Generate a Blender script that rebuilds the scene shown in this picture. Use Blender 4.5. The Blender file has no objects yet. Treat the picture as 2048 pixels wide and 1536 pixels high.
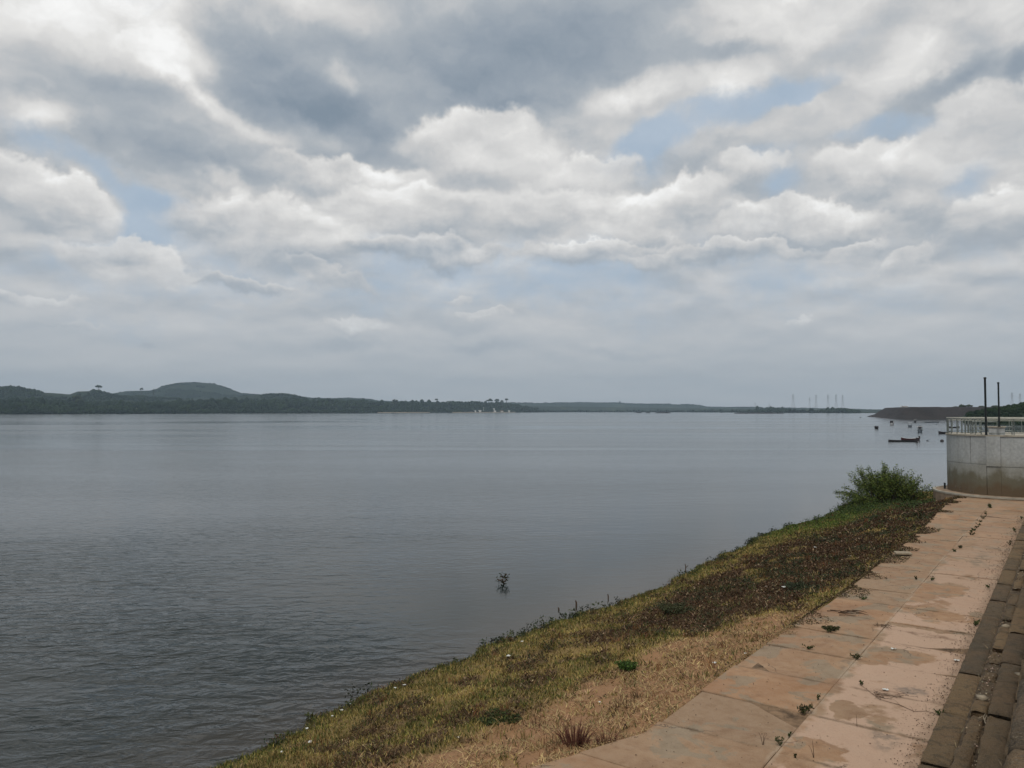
import bpy, math, random
import numpy as np
from mathutils import Vector, Matrix, Euler

R = math.radians
random.seed(7)
rng = np.random.default_rng(11)
SC = bpy.context.scene
COL = SC.collection
F = 1530.0                                   # focal length in pixels of a 2048 wide picture
EYE = 7.5                                    # eye height above the water (water level z = 0)
TH = math.atan(53.5 / F)

# ------------------------------------------------------------------ camera
cam = bpy.data.cameras.new('camera')
cam.sensor_width = 36
cam.lens = F / 2048 * 36
cam.clip_start = 0.1
cam.clip_end = 40000
camo = bpy.data.objects.new('camera', cam)
camo.location = (0, 0, EYE)
camo.rotation_euler = (math.pi / 2 + TH, 0, 0)
COL.objects.link(camo)
SC.camera = camo
SC.view_settings.view_transform = 'Standard'
SC.view_settings.look = 'None'
SC.view_settings.gamma = 1
SC.view_settings.use_curve_mapping = False
SC.view_settings.exposure = 0.12
SC.cycles.use_denoising = True
SC.cycles.max_bounces = 6
SC.cycles.volume_bounces = 0
SUN_EL, SUN_AZ = 60.0, -160.0                 # azimuth clockwise from +Y


def ray(x, y):
    a = (x - 1024) / F
    b = (768 - y) / F
    return a, math.cos(TH) - b * math.sin(TH), math.sin(TH) + b * math.cos(TH)


def lin(r, g, b):
    def c(v):
        v /= 255
        return v / 12.92 if v <= .04045 else ((v + .055) / 1.055) ** 2.4
    return (c(r), c(g), c(b), 1)


# ------------------------------------------------------------------ world: broken cloud over a Nishita sky
world = bpy.data.worlds.new('World')
SC.world = world
world.use_nodes = True
NT = world.node_tree
NT.nodes.clear()


def node(nt, t, **kw):
    n = nt.nodes.new(t)
    for k, v in kw.items():
        setattr(n, k, v)
    return n


def sock(nt, dst, src):
    if isinstance(src, (int, float)):
        dst.default_value = src
    elif isinstance(src, (tuple, list)):
        dst.default_value = src
    else:
        nt.links.new(src, dst)


def mth(nt, op, a, b=0.0, c=None, clamp=False):
    n = node(nt, 'ShaderNodeMath', operation=op, use_clamp=clamp)
    sock(nt, n.inputs[0], a)
    sock(nt, n.inputs[1], b)
    if c is not None:
        sock(nt, n.inputs[2], c)
    return n.outputs[0]


def vmath(nt, op, a, b=None, scale=None):
    n = node(nt, 'ShaderNodeVectorMath', operation=op)
    sock(nt, n.inputs[0], a)
    if b is not None:
        sock(nt, n.inputs[1], b)
    if scale is not None:
        sock(nt, n.inputs['Scale'], scale)
    return n.outputs['Value'] if op in ('LENGTH', 'DISTANCE', 'DOT_PRODUCT') else n.outputs[0]


def noise(nt, vec, scale, detail=4, rough=.55, dist=0.0, out='Fac', dims='3D'):
    n = node(nt, 'ShaderNodeTexNoise', noise_dimensions=dims)
    if vec is not None:
        nt.links.new(vec, n.inputs['Vector'])
    n.inputs['Scale'].default_value = scale
    n.inputs['Detail'].default_value = detail
    n.inputs['Roughness'].default_value = rough
    n.inputs['Distortion'].default_value = dist
    return n.outputs[out]


def maprange(nt, v, a, b, c=0.0, d=1.0, kind='SMOOTHSTEP'):
    n = node(nt, 'ShaderNodeMapRange', interpolation_type=kind)
    sock(nt, n.inputs['Value'], v)
    sock(nt, n.inputs['From Min'], a)
    sock(nt, n.inputs['From Max'], b)
    sock(nt, n.inputs['To Min'], c)
    sock(nt, n.inputs['To Max'], d)
    return n.outputs['Result']


def mix(nt, f, a, b, blend='MIX'):
    n = node(nt, 'ShaderNodeMix', data_type='RGBA', blend_type=blend)
    sock(nt, n.inputs[0], f)
    sock(nt, n.inputs[6], a)
    sock(nt, n.inputs[7], b)
    return n.outputs[2]


def ramp(nt, f, stops, interp='LINEAR'):
    n = node(nt, 'ShaderNodeValToRGB')
    cr = n.color_ramp
    cr.interpolation = interp
    while len(cr.elements) < len(stops):
        cr.elements.new(1.0)
    for e, (p, c) in zip(cr.elements, stops):
        e.position = p
        e.color = c
    nt.links.new(f, n.inputs[0])
    return n.outputs[0]


tc = node(NT, 'ShaderNodeTexCoord').outputs['Generated']
w1 = vmath(NT, 'SUBTRACT', noise(NT, tc, 5.0, 3, .5, out='Color'), (.5, .5, .5))
w2 = vmath(NT, 'SUBTRACT', noise(NT, tc, 19.0, 4, .6, out='Color'), (.5, .5, .5))
D1 = vmath(NT, 'ADD', tc, vmath(NT, 'SCALE', w1, scale=.075))
DW = vmath(NT, 'ADD', D1, vmath(NT, 'SCALE', w2, scale=.042))


def blobs(items, start):
    """soft ellipses of cloud, each at its own direction in the sky (x, y, rx, ry, roll, weight)"""
    acc = start
    vec = DW
    for i, (x, y, rx, ry, roll, w) in enumerate(items):
        if i % 8 == 7:                        # keeps the shader's evaluation order short of stack space
            vec = vmath(NT, 'ADD', DW, mth(NT, 'MULTIPLY', acc, 1e-9))
        d = Vector(ray(x, y)).normalized()
        az = math.atan2(d.x, d.y)
        el = math.asin(d.z)
        k = math.cos(az)
        m = Matrix.Rotation(-az, 3, 'Z') @ Matrix.Rotation(el, 3, 'X') @ Matrix.Rotation(R(roll) * -1, 3, 'Y')
        n = node(NT, 'ShaderNodeMapping', vector_type='TEXTURE')
        NT.links.new(vec, n.inputs[0])
        n.inputs['Location'].default_value = d
        n.inputs['Rotation'].default_value = m.to_euler('XYZ')
        n.inputs['Scale'].default_value = (rx / F * 1.45 * k * k, .45, ry / F * 1.45 * k)
        L = vmath(NT, 'LENGTH', n.outputs[0])
        acc = mth(NT, 'ADD', acc, maprange(NT, L, 0.1, 1.0, w, 0.0))
    return acc


# roll: positive turns the right end of the ellipse upwards
SHADE = [
    (170, 10, 340, 110, 0, .32), (350, 90, 60, 90, 0, .16), (650, 20, 150, 40, 0, .26), (480, 90, 70, 70, 0, -.22),
    (540, 180, 210, 90, -20, -.26), (900, 120, 340, 105, 4, -.32), (650, 230, 180, 60, 0, -.14), (1160, 90, 270, 100, 16, -.24),
    (665, 150, 30, 26, 0, .26), (240, 240, 190, 80, -25, -.16), (70, 235, 60, 40, 0, .22),
    (430, 225, 125, 22, -28, .34), (350, 320, 220, 40, -8, -.16), (430, 352, 70, 16, -22, .3), (620, 272, 90, 18, -20, .16),
    (770, 310, 170, 40, 0, -.1), (1290, 192, 120, 28, 8, .3), (1475, 175, 70, 36, 0, .3), (1560, 30, 190, 70, 0, .2),
    (1840, 110, 135, 56, 35, .24), (2030, 20, 70, 60, 0, .3), (1480, 112, 80, 18, 0, -.2), (1870, 175, 120, 24, 28, -.3),
    (2045, 110, 34, 30, 0, -.3), (690, 692, 85, 16, 0, -.2), (970, 690, 80, 10, 0, -.16), (1260, 700, 120, 10, 0, -.14),
    (1024, 460, 900, 90, 0, .08),
]
GAPS = [
    (170, 345, 200, 34, -30, .8), (295, 430, 80, 60, -20, .85), (215, 470, 100, 32, 0, .6),
    (1400, 252, 200, 38, 14, .95), (1290, 305, 70, 50, 0, .75), (1570, 222, 110, 30, 22, .8), (1770, 258, 130, 24, 0, .8),
    (1565, 375, 50, 46, 0, .8), (1540, 312, 80, 22, 0, .6), (1530, 268, 150, 10, 25, -.6), (1945, 345, 80, 70, 0, .75),
    (1024, 545, 1500, 110, 0, .62),
]
# heaped clouds with a defined edge, bright on top and grey below (x, y, rx, ry, roll, mean brightness, top-to-base contrast)
HEAPS = [
    (1060, 345, 95, 46, 0, .80, .16), (965, 290, 150, 66, 0, .78, .22), (1180, 345, 90, 40, 0, .78, .14), (700, 368, 165, 46, 0, .66, .34),
    (50, 395, 180, 62, -24, .66, .36), (1110, 430, 170, 55, 0, .74, .2), (850, 435, 190, 56, 0, .72, .24), (1330, 425, 125, 46, 9, .70, .34),
    (535, 485, 190, 74, -4, .64, .34), (260, 530, 165, 38, -8, .70, .2), (865, 502, 150, 30, 0, .54, .34), (1770, 340, 150, 56, 0, .70, .28),
    (1500, 352, 60, 32, 0, .76, .2), (1590, 462, 185, 46, 3, .64, .36), (1720, 498, 75, 26, 8, .70, .3), (1830, 518, 56, 22, 16, .70, .24),
    (1200, 505, 170, 26, 0, .62, .26), (1420, 512, 190, 20, 0, .66, .2), (1990, 430, 90, 60, 0, .70, .2), (1990, 235, 150, 70, 12, .74, .14),
    (975, 631, 54, 10, 0, .76, .12), (692, 655, 72, 19, -3, .60, .30), (922, 598, 36, 10, 0, .70, .14), (650, 556, 100, 22, -22, .60, .16),
    (285, 665, 32, 7, 0, .66, .1), (140, 645, 60, 8, 0, .66, .1), (500, 572, 90, 12, -4, .52, .2), (1606, 626, 34, 8, 0, .66, .1),
    (60, 590, 120, 16, 0, .62, .16),
]


def heaps(items, S0, amp_s):
    vec = DH
    T = 0.0
    acc = S0
    for i, (x, y, rx, ry, roll, b0, gr) in enumerate(items):
        if i % 5 == 4:
            vec = vmath(NT, 'ADD', DH, mth(NT, 'MULTIPLY', acc, 1e-9))
        d = Vector(ray(x, y)).normalized()
        az = math.atan2(d.x, d.y)
        el = math.asin(d.z)
        k = math.cos(az)
        m = Matrix.Rotation(-az, 3, 'Z') @ Matrix.Rotation(el, 3, 'X') @ Matrix.Rotation(R(roll) * -1, 3, 'Y')
        n = node(NT, 'ShaderNodeMapping', vector_type='TEXTURE')
        NT.links.new(vec, n.inputs[0])
        n.inputs['Location'].default_value = d
        n.inputs['Rotation'].default_value = m.to_euler('XYZ')
        n.inputs['Scale'].default_value = (rx / F * 1.12 * k * k, .45, ry / F * 1.12 * k)
        L = vmath(NT, 'LENGTH', n.outputs[0])
        sp_ = node(NT, 'ShaderNodeSeparateXYZ')
        NT.links.new(n.outputs[0], sp_.inputs[0])
        # crisp above, dissolving below
        soft = maprange(NT, sp_.outputs[2], .1, -.6, .28, .75)
        mk = mth(NT, 'MULTIPLY', maprange(NT, L, 1.12, mth(NT, 'SUBTRACT', 1.12, soft)), .94 if rx > 80 else .75)
        val = mth(NT, 'ADD', mth(NT, 'MULTIPLY_ADD', sp_.outputs[2], gr * 1.1, b0 - .05), amp_s)
        mx = node(NT, 'ShaderNodeMix', data_type='FLOAT')
        sock(NT, mx.inputs[0], mk)
        sock(NT, mx.inputs[2], acc)
        sock(NT, mx.inputs[3], val)
        acc = mx.outputs[0]
        T = mth(NT, 'MAXIMUM', T, mk)
    return acc, T


sep = node(NT, 'ShaderNodeSeparateXYZ')
NT.links.new(tc, sep.inputs[0])
zc = mth(NT, 'MAXIMUM', sep.outputs[2], 0.0)
den = mth(NT, 'ADD', zc, .24)
rise = maprange(NT, zc, .02, .24, .22, 1.0)
comb = node(NT, 'ShaderNodeCombineXYZ')
NT.links.new(mth(NT, 'DIVIDE', sep.outputs[0], den), comb.inputs[0])
NT.links.new(mth(NT, 'DIVIDE', sep.outputs[1], den), comb.inputs[1])
Q = vmath(NT, 'ADD', comb.outputs[0], vmath(NT, 'SCALE', w2, scale=.12))
Q2 = vmath(NT, 'SCALE', Q, scale=.965)
nA = noise(NT, Q, 2.7, 8, .52)
nB = noise(NT, Q2, 2.7, 8, .52)
nC = noise(NT, Q, .9, 3, .5)
relief = mth(NT, 'SUBTRACT', nA, nB)
S = blobs(SHADE, 0.58)
S = mth(NT, 'MULTIPLY_ADD', mth(NT, 'SUBTRACT', nA, .5), mth(NT, 'MULTIPLY', rise, .48), S)
S = mth(NT, 'MULTIPLY_ADD', mth(NT, 'SUBTRACT', nC, .5), .25, S)
S = mth(NT, 'MULTIPLY_ADD', relief, mth(NT, 'MULTIPLY', rise, 1.1), S)
w3 = vmath(NT, 'SUBTRACT', noise(NT, tc, 46.0, 5, .6, out='Color'), (.5, .5, .5))
DH = vmath(NT, 'ADD', D1, vmath(NT, 'ADD', vmath(NT, 'SCALE', w2, scale=.05), vmath(NT, 'SCALE', w3, scale=.018)))
vari = mth(NT, 'MULTIPLY_ADD', mth(NT, 'SUBTRACT', nA, .5), .55, mth(NT, 'MULTIPLY', relief, 1.0))
S, TM = heaps(HEAPS, S, vari)
cloud = ramp(NT, S, [(0.0, lin(124, 138, 152)), (.22, lin(145, 155, 166)), (.45, lin(168, 174, 180)),
                     (.66, lin(198, 198, 198)), (.85, lin(221, 220, 218)), (1.0, lin(243, 243, 242))])
G = blobs(GAPS, -.36)
G = mth(NT, 'MULTIPLY_ADD', mth(NT, 'SUBTRACT', noise(NT, Q, 3.1, 8, .6), .5), 1.3, G)
wisp = noise(NT, D1, 9.0, 7, .62, .6)
G = mth(NT, 'MULTIPLY_ADD', mth(NT, 'SUBTRACT', wisp, .5), 1.5, G)
G = mth(NT, 'MULTIPLY', maprange(NT, G, -.2, .7), mth(NT, 'SUBTRACT', 1.0, mth(NT, 'MULTIPLY', TM, .9)))
sky = node(NT, 'ShaderNodeTexSky', sky_type='NISHITA', sun_disc=False)
sky.sun_elevation = R(SUN_EL)
sky.sun_rotation = R(SUN_AZ)
sky.altitude = 50
sky.air_density = 1.0
sky.dust_density = 2.0
SKY_STRENGTH = 0.1
skyc = vmath(NT, 'SCALE', sky.outputs[0], scale=1.0)
cl10 = vmath(NT, 'SCALE', cloud, scale=1 / SKY_STRENGTH)
thin = tuple(c / SKY_STRENGTH for c in lin(160, 181, 202)[:3]) + (1,)
blue = mix(NT, .88, skyc, thin)
c1 = mix(NT, mth(NT, 'MULTIPLY', G, .74), cl10, blue)
veil = ramp(NT, zc, [(0.0, lin(158, 166, 173)), (.045, lin(166, 173, 179)), (.10, lin(176, 183, 190)), (.19, lin(186, 192, 199))])
veil10 = vmath(NT, 'SCALE', veil, scale=1 / SKY_STRENGTH)
c2 = mix(NT, maprange(NT, zc, .01, .24, .38, 1.0), veil10, c1)
below = tuple(c / SKY_STRENGTH for c in lin(80, 86, 90)[:3]) + (1,)
c3 = mix(NT, maprange(NT, sep.outputs[2], -.03, -.005, 0, 1), below, c2)
bg = node(NT, 'ShaderNodeBackground')
NT.links.new(c3, bg.inputs[0])
bg.inputs[1].default_value = SKY_STRENGTH
wo = node(NT, 'ShaderNodeOutputWorld')
NT.links.new(bg.outputs[0], wo.inputs[0])
world.cycles.sampling_method = 'MANUAL'
world.cycles.sample_map_resolution = 512

sun = bpy.data.lights.new('sun', 'SUN')
sun.energy = 1.5
sun.angle = R(14)
sun.color = (1.0, .95, .87)
suno = bpy.data.objects.new('sun', sun)
sd = Vector((math.cos(R(SUN_EL)) * math.sin(R(SUN_AZ)), math.cos(R(SUN_EL)) * math.cos(R(SUN_AZ)), math.sin(R(SUN_EL))))
suno.rotation_euler = sd.to_track_quat('Z', 'Y').to_euler()
suno.location = (0, 0, 150)
COL.objects.link(suno)

# ------------------------------------------------------------------ frames of reference
AZ = R(36.14)                                # heading of the berm path
SA, CA = math.sin(AZ), math.cos(AZ)


def P(u, v, z):
    """u metres along the path, v metres to the right of it"""
    return (u * SA + v * CA, u * CA - v * SA, z)


def UV(x, y):
    return x * SA + y * CA, x * CA - y * SA


def ground(px, py, z):
    a, b, c = ray(px, py)
    t = (z - EYE) / c
    return a * t, b * t


def guv(px, py, z):
    return UV(*ground(px, py, z))


# ------------------------------------------------------------------ numpy noise
_perm = rng.random((256, 256))


def vnoise(x, y):
    x = np.asarray(x, float)
    y = np.asarray(y, float)
    xi = np.floor(x).astype(int)
    yi = np.floor(y).astype(int)
    fx = x - xi
    fy = y - yi
    fx = fx * fx * (3 - 2 * fx)
    fy = fy * fy * (3 - 2 * fy)
    g = lambda i, j: _perm[(xi + i) & 255, (yi + j) & 255]
    return (g(0, 0) * (1 - fx) + g(1, 0) * fx) * (1 - fy) + (g(0, 1) * (1 - fx) + g(1, 1) * fx) * fy


def fbm(x, y, o=4):
    s = 0
    a = .5
    t = 0
    for i in range(o):
        s = s + a * vnoise(x * 2 ** i + 17.3 * i, y * 2 ** i + 5.1 * i)
        t += a
        a *= .5
    return s / t


def ss(x):
    x = np.clip(x, 0, 1)
    return x * x * (3 - 2 * x)


# ------------------------------------------------------------------ mesh helpers
def link(name, me, mat=None, parent=None, smooth=False):
    o = bpy.data.objects.new(name, me)
    COL.objects.link(o)
    if mat is not None and not me.materials:
        me.materials.append(mat)
    if parent is not None:
        o.parent = parent
    if smooth:
        me.polygons.foreach_set('use_smooth', [True] * len(me.polygons))
    return o


def np_mesh(name, V, Fc, col=None, attr='tint'):
    """V (n,3), Fc (m,3 or 4) numpy arrays; col (n,3) a colour per vertex"""
    V = np.asarray(V, np.float32)
    Fc = np.asarray(Fc, np.int32)
    me = bpy.data.meshes.new(name)
    k = Fc.shape[1]
    me.vertices.add(len(V))
    me.vertices.foreach_set('co', V.ravel())
    me.loops.add(Fc.size)
    me.loops.foreach_set('vertex_index', Fc.ravel())
    me.polygons.add(len(Fc))
    me.polygons.foreach_set('loop_start', np.arange(0, Fc.size, k, dtype=np.int32))
    if col is not None:
        a = me.color_attributes.new(attr, 'FLOAT_COLOR', 'POINT')
        c4 = np.ones((len(V), 4), np.float32)
        c4[:, :3] = col
        a.data.foreach_set('color', c4.ravel())
    me.update()
    me.validate()
    return me


class MB:
    """collects boxes, bars and tubes, then links them as one mesh object"""

    def __init__(s):
        s.v = []
        s.f = []

    def add(s, vs, fs):
        o = len(s.v)
        s.v += [tuple(p) for p in vs]
        s.f += [tuple(i + o for i in q) for q in fs]
        return s

    def box(s, x0, x1, y0, y1, z0, z1):
        v = [(x, y, z) for z in (z0, z1) for y in (y0, y1) for x in (x0, x1)]
        return s.add(v, [(0, 2, 3, 1), (4, 5, 7, 6), (0, 1, 5, 4), (2, 6, 7, 3), (0, 4, 6, 2), (1, 3, 7, 5)])

    def tube(s, pts, r, n=8, cap=True):
        pts = [Vector(p) for p in pts]
        rs = r if isinstance(r, (list, tuple)) else [r] * len(pts)
        vs = []
        fs = []
        for i, p in enumerate(pts):
            d = (pts[min(i + 1, len(pts) - 1)] - pts[max(i - 1, 0)]).normalized()
            a = d.orthogonal().normalized() if abs(d.z) > .9 else d.cross(Vector((0, 0, 1))).normalized()
            b = d.cross(a)
            for k in range(n):
                t = 2 * math.pi * k / n
                vs.append(p + (a * math.cos(t) + b * math.sin(t)) * rs[i])
        for i in range(len(pts) - 1):
            for k in range(n):
                fs.append((i * n + k, i * n + (k + 1) % n, (i + 1) * n + (k + 1) % n, (i + 1) * n + k))
        if cap:
            fs.append(tuple(range(n))[::-1])
            fs.append(tuple(range((len(pts) - 1) * n, len(pts) * n)))
        return s.add(vs, fs)

    def ring(s, cx, cy, r0, r1, z0, z1, a0=0.0, a1=2 * math.pi, n=48):
        """solid sector of an annulus"""
        full = abs(a1 - a0 - 2 * math.pi) < 1e-6
        m = n if full else n + 1
        vs = []
        for i in range(m):
            t = a0 + (a1 - a0) * i / n
            c, q = math.cos(t), math.sin(t)
            for (r, z) in ((r0, z0), (r1, z0), (r1, z1), (r0, z1)):
                vs.append((cx + c * r, cy + q * r, z))
        fs = []
        for i in range(n):
            j = (i + 1) % m
            for k in range(4):
                fs.append((i * 4 + k, j * 4 + k, j * 4 + (k + 1) % 4, i * 4 + (k + 1) % 4))
        if not full:
            fs += [(0, 1, 2, 3), (n * 4 + 3, n * 4 + 2, n * 4 + 1, n * 4)]
        return s.add(vs, fs)

    def build(s, name, mat, parent=None, smooth=False):
        me = bpy.data.meshes.new(name)
        me.from_pydata(s.v, [], s.f)
        me.update()
        return link(name, me, mat, parent, smooth)


def empty(name, loc=(0, 0, 0), rz=0.0):
    o = bpy.data.objects.new(name, None)
    o.location = loc
    o.rotation_euler = (0, 0, rz)
    o.empty_display_size = .2
    COL.objects.link(o)
    return o


def tag(o, label=None, cat=None, group=None, kind=None):
    if label: o['label'] = label
    if cat: o['category'] = cat
    if group: o['group'] = group
    if kind: o['kind'] = kind
    return o


def bevel(o, w, seg=2):
    m = o.modifiers.new('bevel', 'BEVEL')
    m.width = w
    m.segments = seg
    m.limit_method = 'ANGLE'
    return o


def copy_tree(o, parent=None):
    c = o.copy()
    COL.objects.link(c)
    c.parent = parent
    for ch in list(o.children):
        copy_tree(ch, c)
    return c


# ------------------------------------------------------------------ materials
def new_mat(name):
    m = bpy.data.materials.new(name)
    m.use_nodes = True
    nt = m.node_tree
    nt.nodes.clear()
    b = node(nt, 'ShaderNodeBsdfPrincipled')
    o = node(nt, 'ShaderNodeOutputMaterial')
    nt.links.new(b.outputs[0], o.inputs[0])
    b.inputs['Roughness'].default_value = .85
    b.inputs['Specular IOR Level'].default_value = .3
    return m, nt, b


def bump(nt, b, h, strength=.5, dist=.02):
    n = node(nt, 'ShaderNodeBump')
    n.inputs['Strength'].default_value = strength
    n.inputs['Distance'].default_value = dist
    nt.links.new(h, n.inputs['Height'])
    nt.links.new(n.outputs[0], b.inputs['Normal'])


def pos(nt):
    return node(nt, 'ShaderNodeNewGeometry').outputs['Position']


def simple(name, c, rough=.8, var=.25, scale=3.0, metallic=0.0, bumps=0.0):
    m, nt, b = new_mat(name)
    n = noise(nt, pos(nt), scale, 5, .6)
    k = tuple(x * (1 - var) for x in c[:3]) + (1,)
    k2 = tuple(min(1, x * (1 + var)) for x in c[:3]) + (1,)
    nt.links.new(mix(nt, maprange(nt, n, .3, .7), k, k2), b.inputs['Base Color'])
    b.inputs['Roughness'].default_value = rough
    b.inputs['Metallic'].default_value = metallic
    if bumps:
        bump(nt, b, noise(nt, pos(nt), scale * 8, 4, .6), .6, bumps)
    return m


def tint_mat(name, rough=.8, trans=0.0, mul=1.0):
    m, nt, b = new_mat(name)
    a = node(nt, 'ShaderNodeAttribute', attribute_name='tint')
    nt.links.new(vmath(nt, 'SCALE', a.outputs['Color'], scale=mul), b.inputs['Base Color'])
    b.inputs['Roughness'].default_value = rough
    b.inputs['Specular IOR Level'].default_value = .2
    return m


M_blade = tint_mat('plant_fibre', .75)
M_forest, nt, b = new_mat('far_foliage')
n1 = noise(nt, pos(nt), .012, 4, .6)
n2 = noise(nt, pos(nt), .11, 5, .65)
fc = mix(nt, maprange(nt, n1, .35, .65), (.007, .016, .007, 1), (.022, .038, .013, 1))
fc = mix(nt, maprange(nt, n2, .3, .7), mix(nt, .6, fc, (.006, .012, .006, 1)), fc)
nt.links.new(fc, b.inputs['Base Color'])
b.inputs['Specular IOR Level'].default_value = .05
M_hill, nt, b = new_mat('hillside')
n1 = noise(nt, pos(nt), .004, 4, .6)
n2 = noise(nt, pos(nt), .03, 6, .7)
hc = mix(nt, maprange(nt, n1, .55, .68), (.016, .028, .014, 1), (.075, .095, .045, 1))
hc = mix(nt, maprange(nt, n2, .35, .7), mix(nt, .6, hc, (.018, .026, .014, 1)), hc)
nt.links.new(hc, b.inputs['Base Color'])
b.inputs['Specular IOR Level'].default_value = .05

# concrete of the tower: pale above, mossy and muddy flood stain towards the ground (kept as height above the river)
M_conc, nt, b = new_mat('stained_concrete')
p = pos(nt)
sp = node(nt, 'ShaderNodeSeparateXYZ')
nt.links.new(p, sp.inputs[0])
n1 = noise(nt, p, .9, 5, .6)
n2 = noise(nt, p, 6.0, 5, .65)
mp = node(nt, 'ShaderNodeMapping')
nt.links.new(p, mp.inputs[0])
mp.inputs['Scale'].default_value = (3.2, 3.2, .25)
n3 = noise(nt, mp.outputs[0], 1.0, 4, .6)
zz = mth(nt, 'MULTIPLY_ADD', mth(nt, 'SUBTRACT', n1, .5), 1.9, sp.outputs[2])
zz = mth(nt, 'MULTIPLY_ADD', mth(nt, 'SUBTRACT', n3, .5), .6, zz)
cc = mix(nt, maprange(nt, n2, .3, .7), (.33, .345, .345, 1), (.43, .445, .44, 1))
cc = mix(nt, maprange(nt, n3, .45, .75, 0, .35), cc, (.2, .205, .185, 1))
cc = mix(nt, maprange(nt, zz, 4.5, 3.5, 0, .55), cc, (.20, .19, .14, 1))
cc = mix(nt, maprange(nt, zz, 3.6, 3.0, 0, .8), cc, (.11, .095, .055, 1))
cc = mix(nt, maprange(nt, zz, 2.9, 2.2, 0, .8), cc, (.12, .08, .045, 1))
nt.links.new(cc, b.inputs['Base Color'])
bump(nt, b, n2, .4, .02)
M_concp = simple('pale_concrete', (.36, .33, .27), .9, .18, 2.5, bumps=.01)
M_plinth = simple('plinth_concrete', (.26, .19, .13), .9, .3, 2.0, bumps=.015)
M_dark = simple('dark_paint', (.012, .016, .018), .5, .2)
M_steel = simple('galvanised_steel', (.16, .18, .17), .5, .25, 6, metallic=.3)
M_railtop = simple('pale_rail', (.5, .5, .44), .5, .12, 6)

# sandstone coloured slabs of the path
M_slab, nt, b = new_mat('slab_concrete')
uvn = node(nt, 'ShaderNodeUVMap', uv_map='path').outputs[0]
oi = node(nt, 'ShaderNodeObjectInfo').outputs['Random']
p = pos(nt)
n1 = noise(nt, p, .55, 5, .62, .4)
n2 = noise(nt, p, 3.5, 6, .65)
n3 = noise(nt, p, 24.0, 5, .7)
n4 = noise(nt, p, 1.1, 6, .6, .6)
base = mix(nt, maprange(nt, n1, .35, .66), (.30, .160, .080, 1), (.39, .235, .13, 1))
base = mix(nt, maprange(nt, oi, 0, 1, 0, .75, 'LINEAR'), base, (.27, .19, .12, 1))
base = mix(nt, maprange(nt, noise(nt, p, .7, 7, .68, .8), .5, .6, 0, .5), base, (.22, .125, .07, 1))
base = mix(nt, maprange(nt, n4, .53, .58, 0, .6), base, (.22, .19, .135, 1))        # greyish bare cement
wu = vmath(nt, 'ADD', uvn, vmath(nt, 'SCALE', vmath(nt, 'SUBTRACT', noise(nt, p, 1.3, 5, .6, out='Color'), (.5, .5, .5)), scale=1.2))
sx = node(nt, 'ShaderNodeSeparateXYZ')
nt.links.new(wu, sx.inputs[0])
near = maprange(nt, sx.outputs[0], 44, 20, .25, 1.0)
sand = mth(nt, 'MULTIPLY', maprange(nt, sx.outputs[1], -4.15, -3.95), near)
sand = mth(nt, 'MULTIPLY', sand, maprange(nt, noise(nt, p, .42, 6, .65), .40, .46))


def ublob(u, v, ru, rv, soft=.82):
    n = node(nt, 'ShaderNodeMapping', vector_type='TEXTURE')
    nt.links.new(wu, n.inputs[0])
    n.inputs['Location'].default_value = (u, v, 0)
    n.inputs['Scale'].default_value = (ru, rv, 100)
    return maprange(nt, vmath(nt, 'LENGTH', n.outputs[0]), 1.0, soft)


hole = None
for (px, py, ru, rv) in [(1790, 1308, .75, .95), (1730, 1312, .7, .6), (1860, 1258, .22, 1.2), (1690, 1420, .5, .3), (1900, 1180, 1.4, .5), (1840, 1180, 2.2, .7), (1640, 1500, .5, .5), (1960, 1235, .8, .35)]:
    u, v = guv(px, py, 1.75)
    q = ublob(u, v, ru, rv)
    hole = q if hole is None else mth(nt, 'MAXIMUM', hole, q)
sand = mth(nt, 'MULTIPLY', sand, mth(nt, 'SUBTRACT', 1.0, hole))
base = mix(nt, mth(nt, 'MULTIPLY', sand, .92), base, mix(nt, n2, (.43, .285, .20, 1), (.54, .375, .27, 1)))
for (px, py, ru, rv, c, k) in [(1820, 1380, .28, .45, (.14, .12, .10, 1), .75), (1765, 1478, .55, .4, (.14, .12, .095, 1), .7),
                               (1768, 1388, .45, .45, (.15, .075, .04, 1), .55), (1860, 1270, .22, 1.1, (.16, .09, .05, 1), .7),
                               (1960, 1120, 2.5, .4, (.16, .14, .10, 1), .6), (1700, 1330, .7, .25, (.15, .13, .10, 1), .5)]:
    u, v = guv(px, py, 1.75)
    base = mix(nt, mth(nt, 'MULTIPLY', ublob(u, v, ru, rv, .3), mth(nt, 'MULTIPLY', maprange(nt, n2, .38, .55), k)), base, c)
base = mix(nt, maprange(nt, n3, .56, .72, 0, .5), base, (.15, .095, .06, 1))
su = node(nt, 'ShaderNodeSeparateXYZ')
nt.links.new(uvn, su.inputs[0])
fr = mth(nt, 'FRACT', mth(nt, 'DIVIDE', mth(nt, 'SUBTRACT', su.outputs[0], 13.22 - 1.97 * 10), 1.97))
ed = mth(nt, 'ABSOLUTE', mth(nt, 'SUBTRACT', fr, .5))
jd = maprange(nt, mth(nt, 'MULTIPLY_ADD', mth(nt, 'SUBTRACT', n2, .5), .09, ed), .445, .495)
base = mix(nt, mth(nt, 'MULTIPLY', jd, mth(nt, 'MULTIPLY', maprange(nt, n4, .4, .6, .05, .8), maprange(nt, su.outputs[0], 20, 38, 1, .35))), base, (.12, .08, .045, 1))
cl_ = maprange(nt, mth(nt, 'ABSOLUTE', mth(nt, 'ADD', mth(nt, 'MULTIPLY_ADD', mth(nt, 'SUBTRACT', n2, .5), .25, su.outputs[1]), 4.13)), .09, .02)
base = mix(nt, mth(nt, 'MULTIPLY', mth(nt, 'MULTIPLY', cl_, .55), maprange(nt, n1, .42, .58, 0, 1)), base, (.42, .33, .24, 1))
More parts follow.
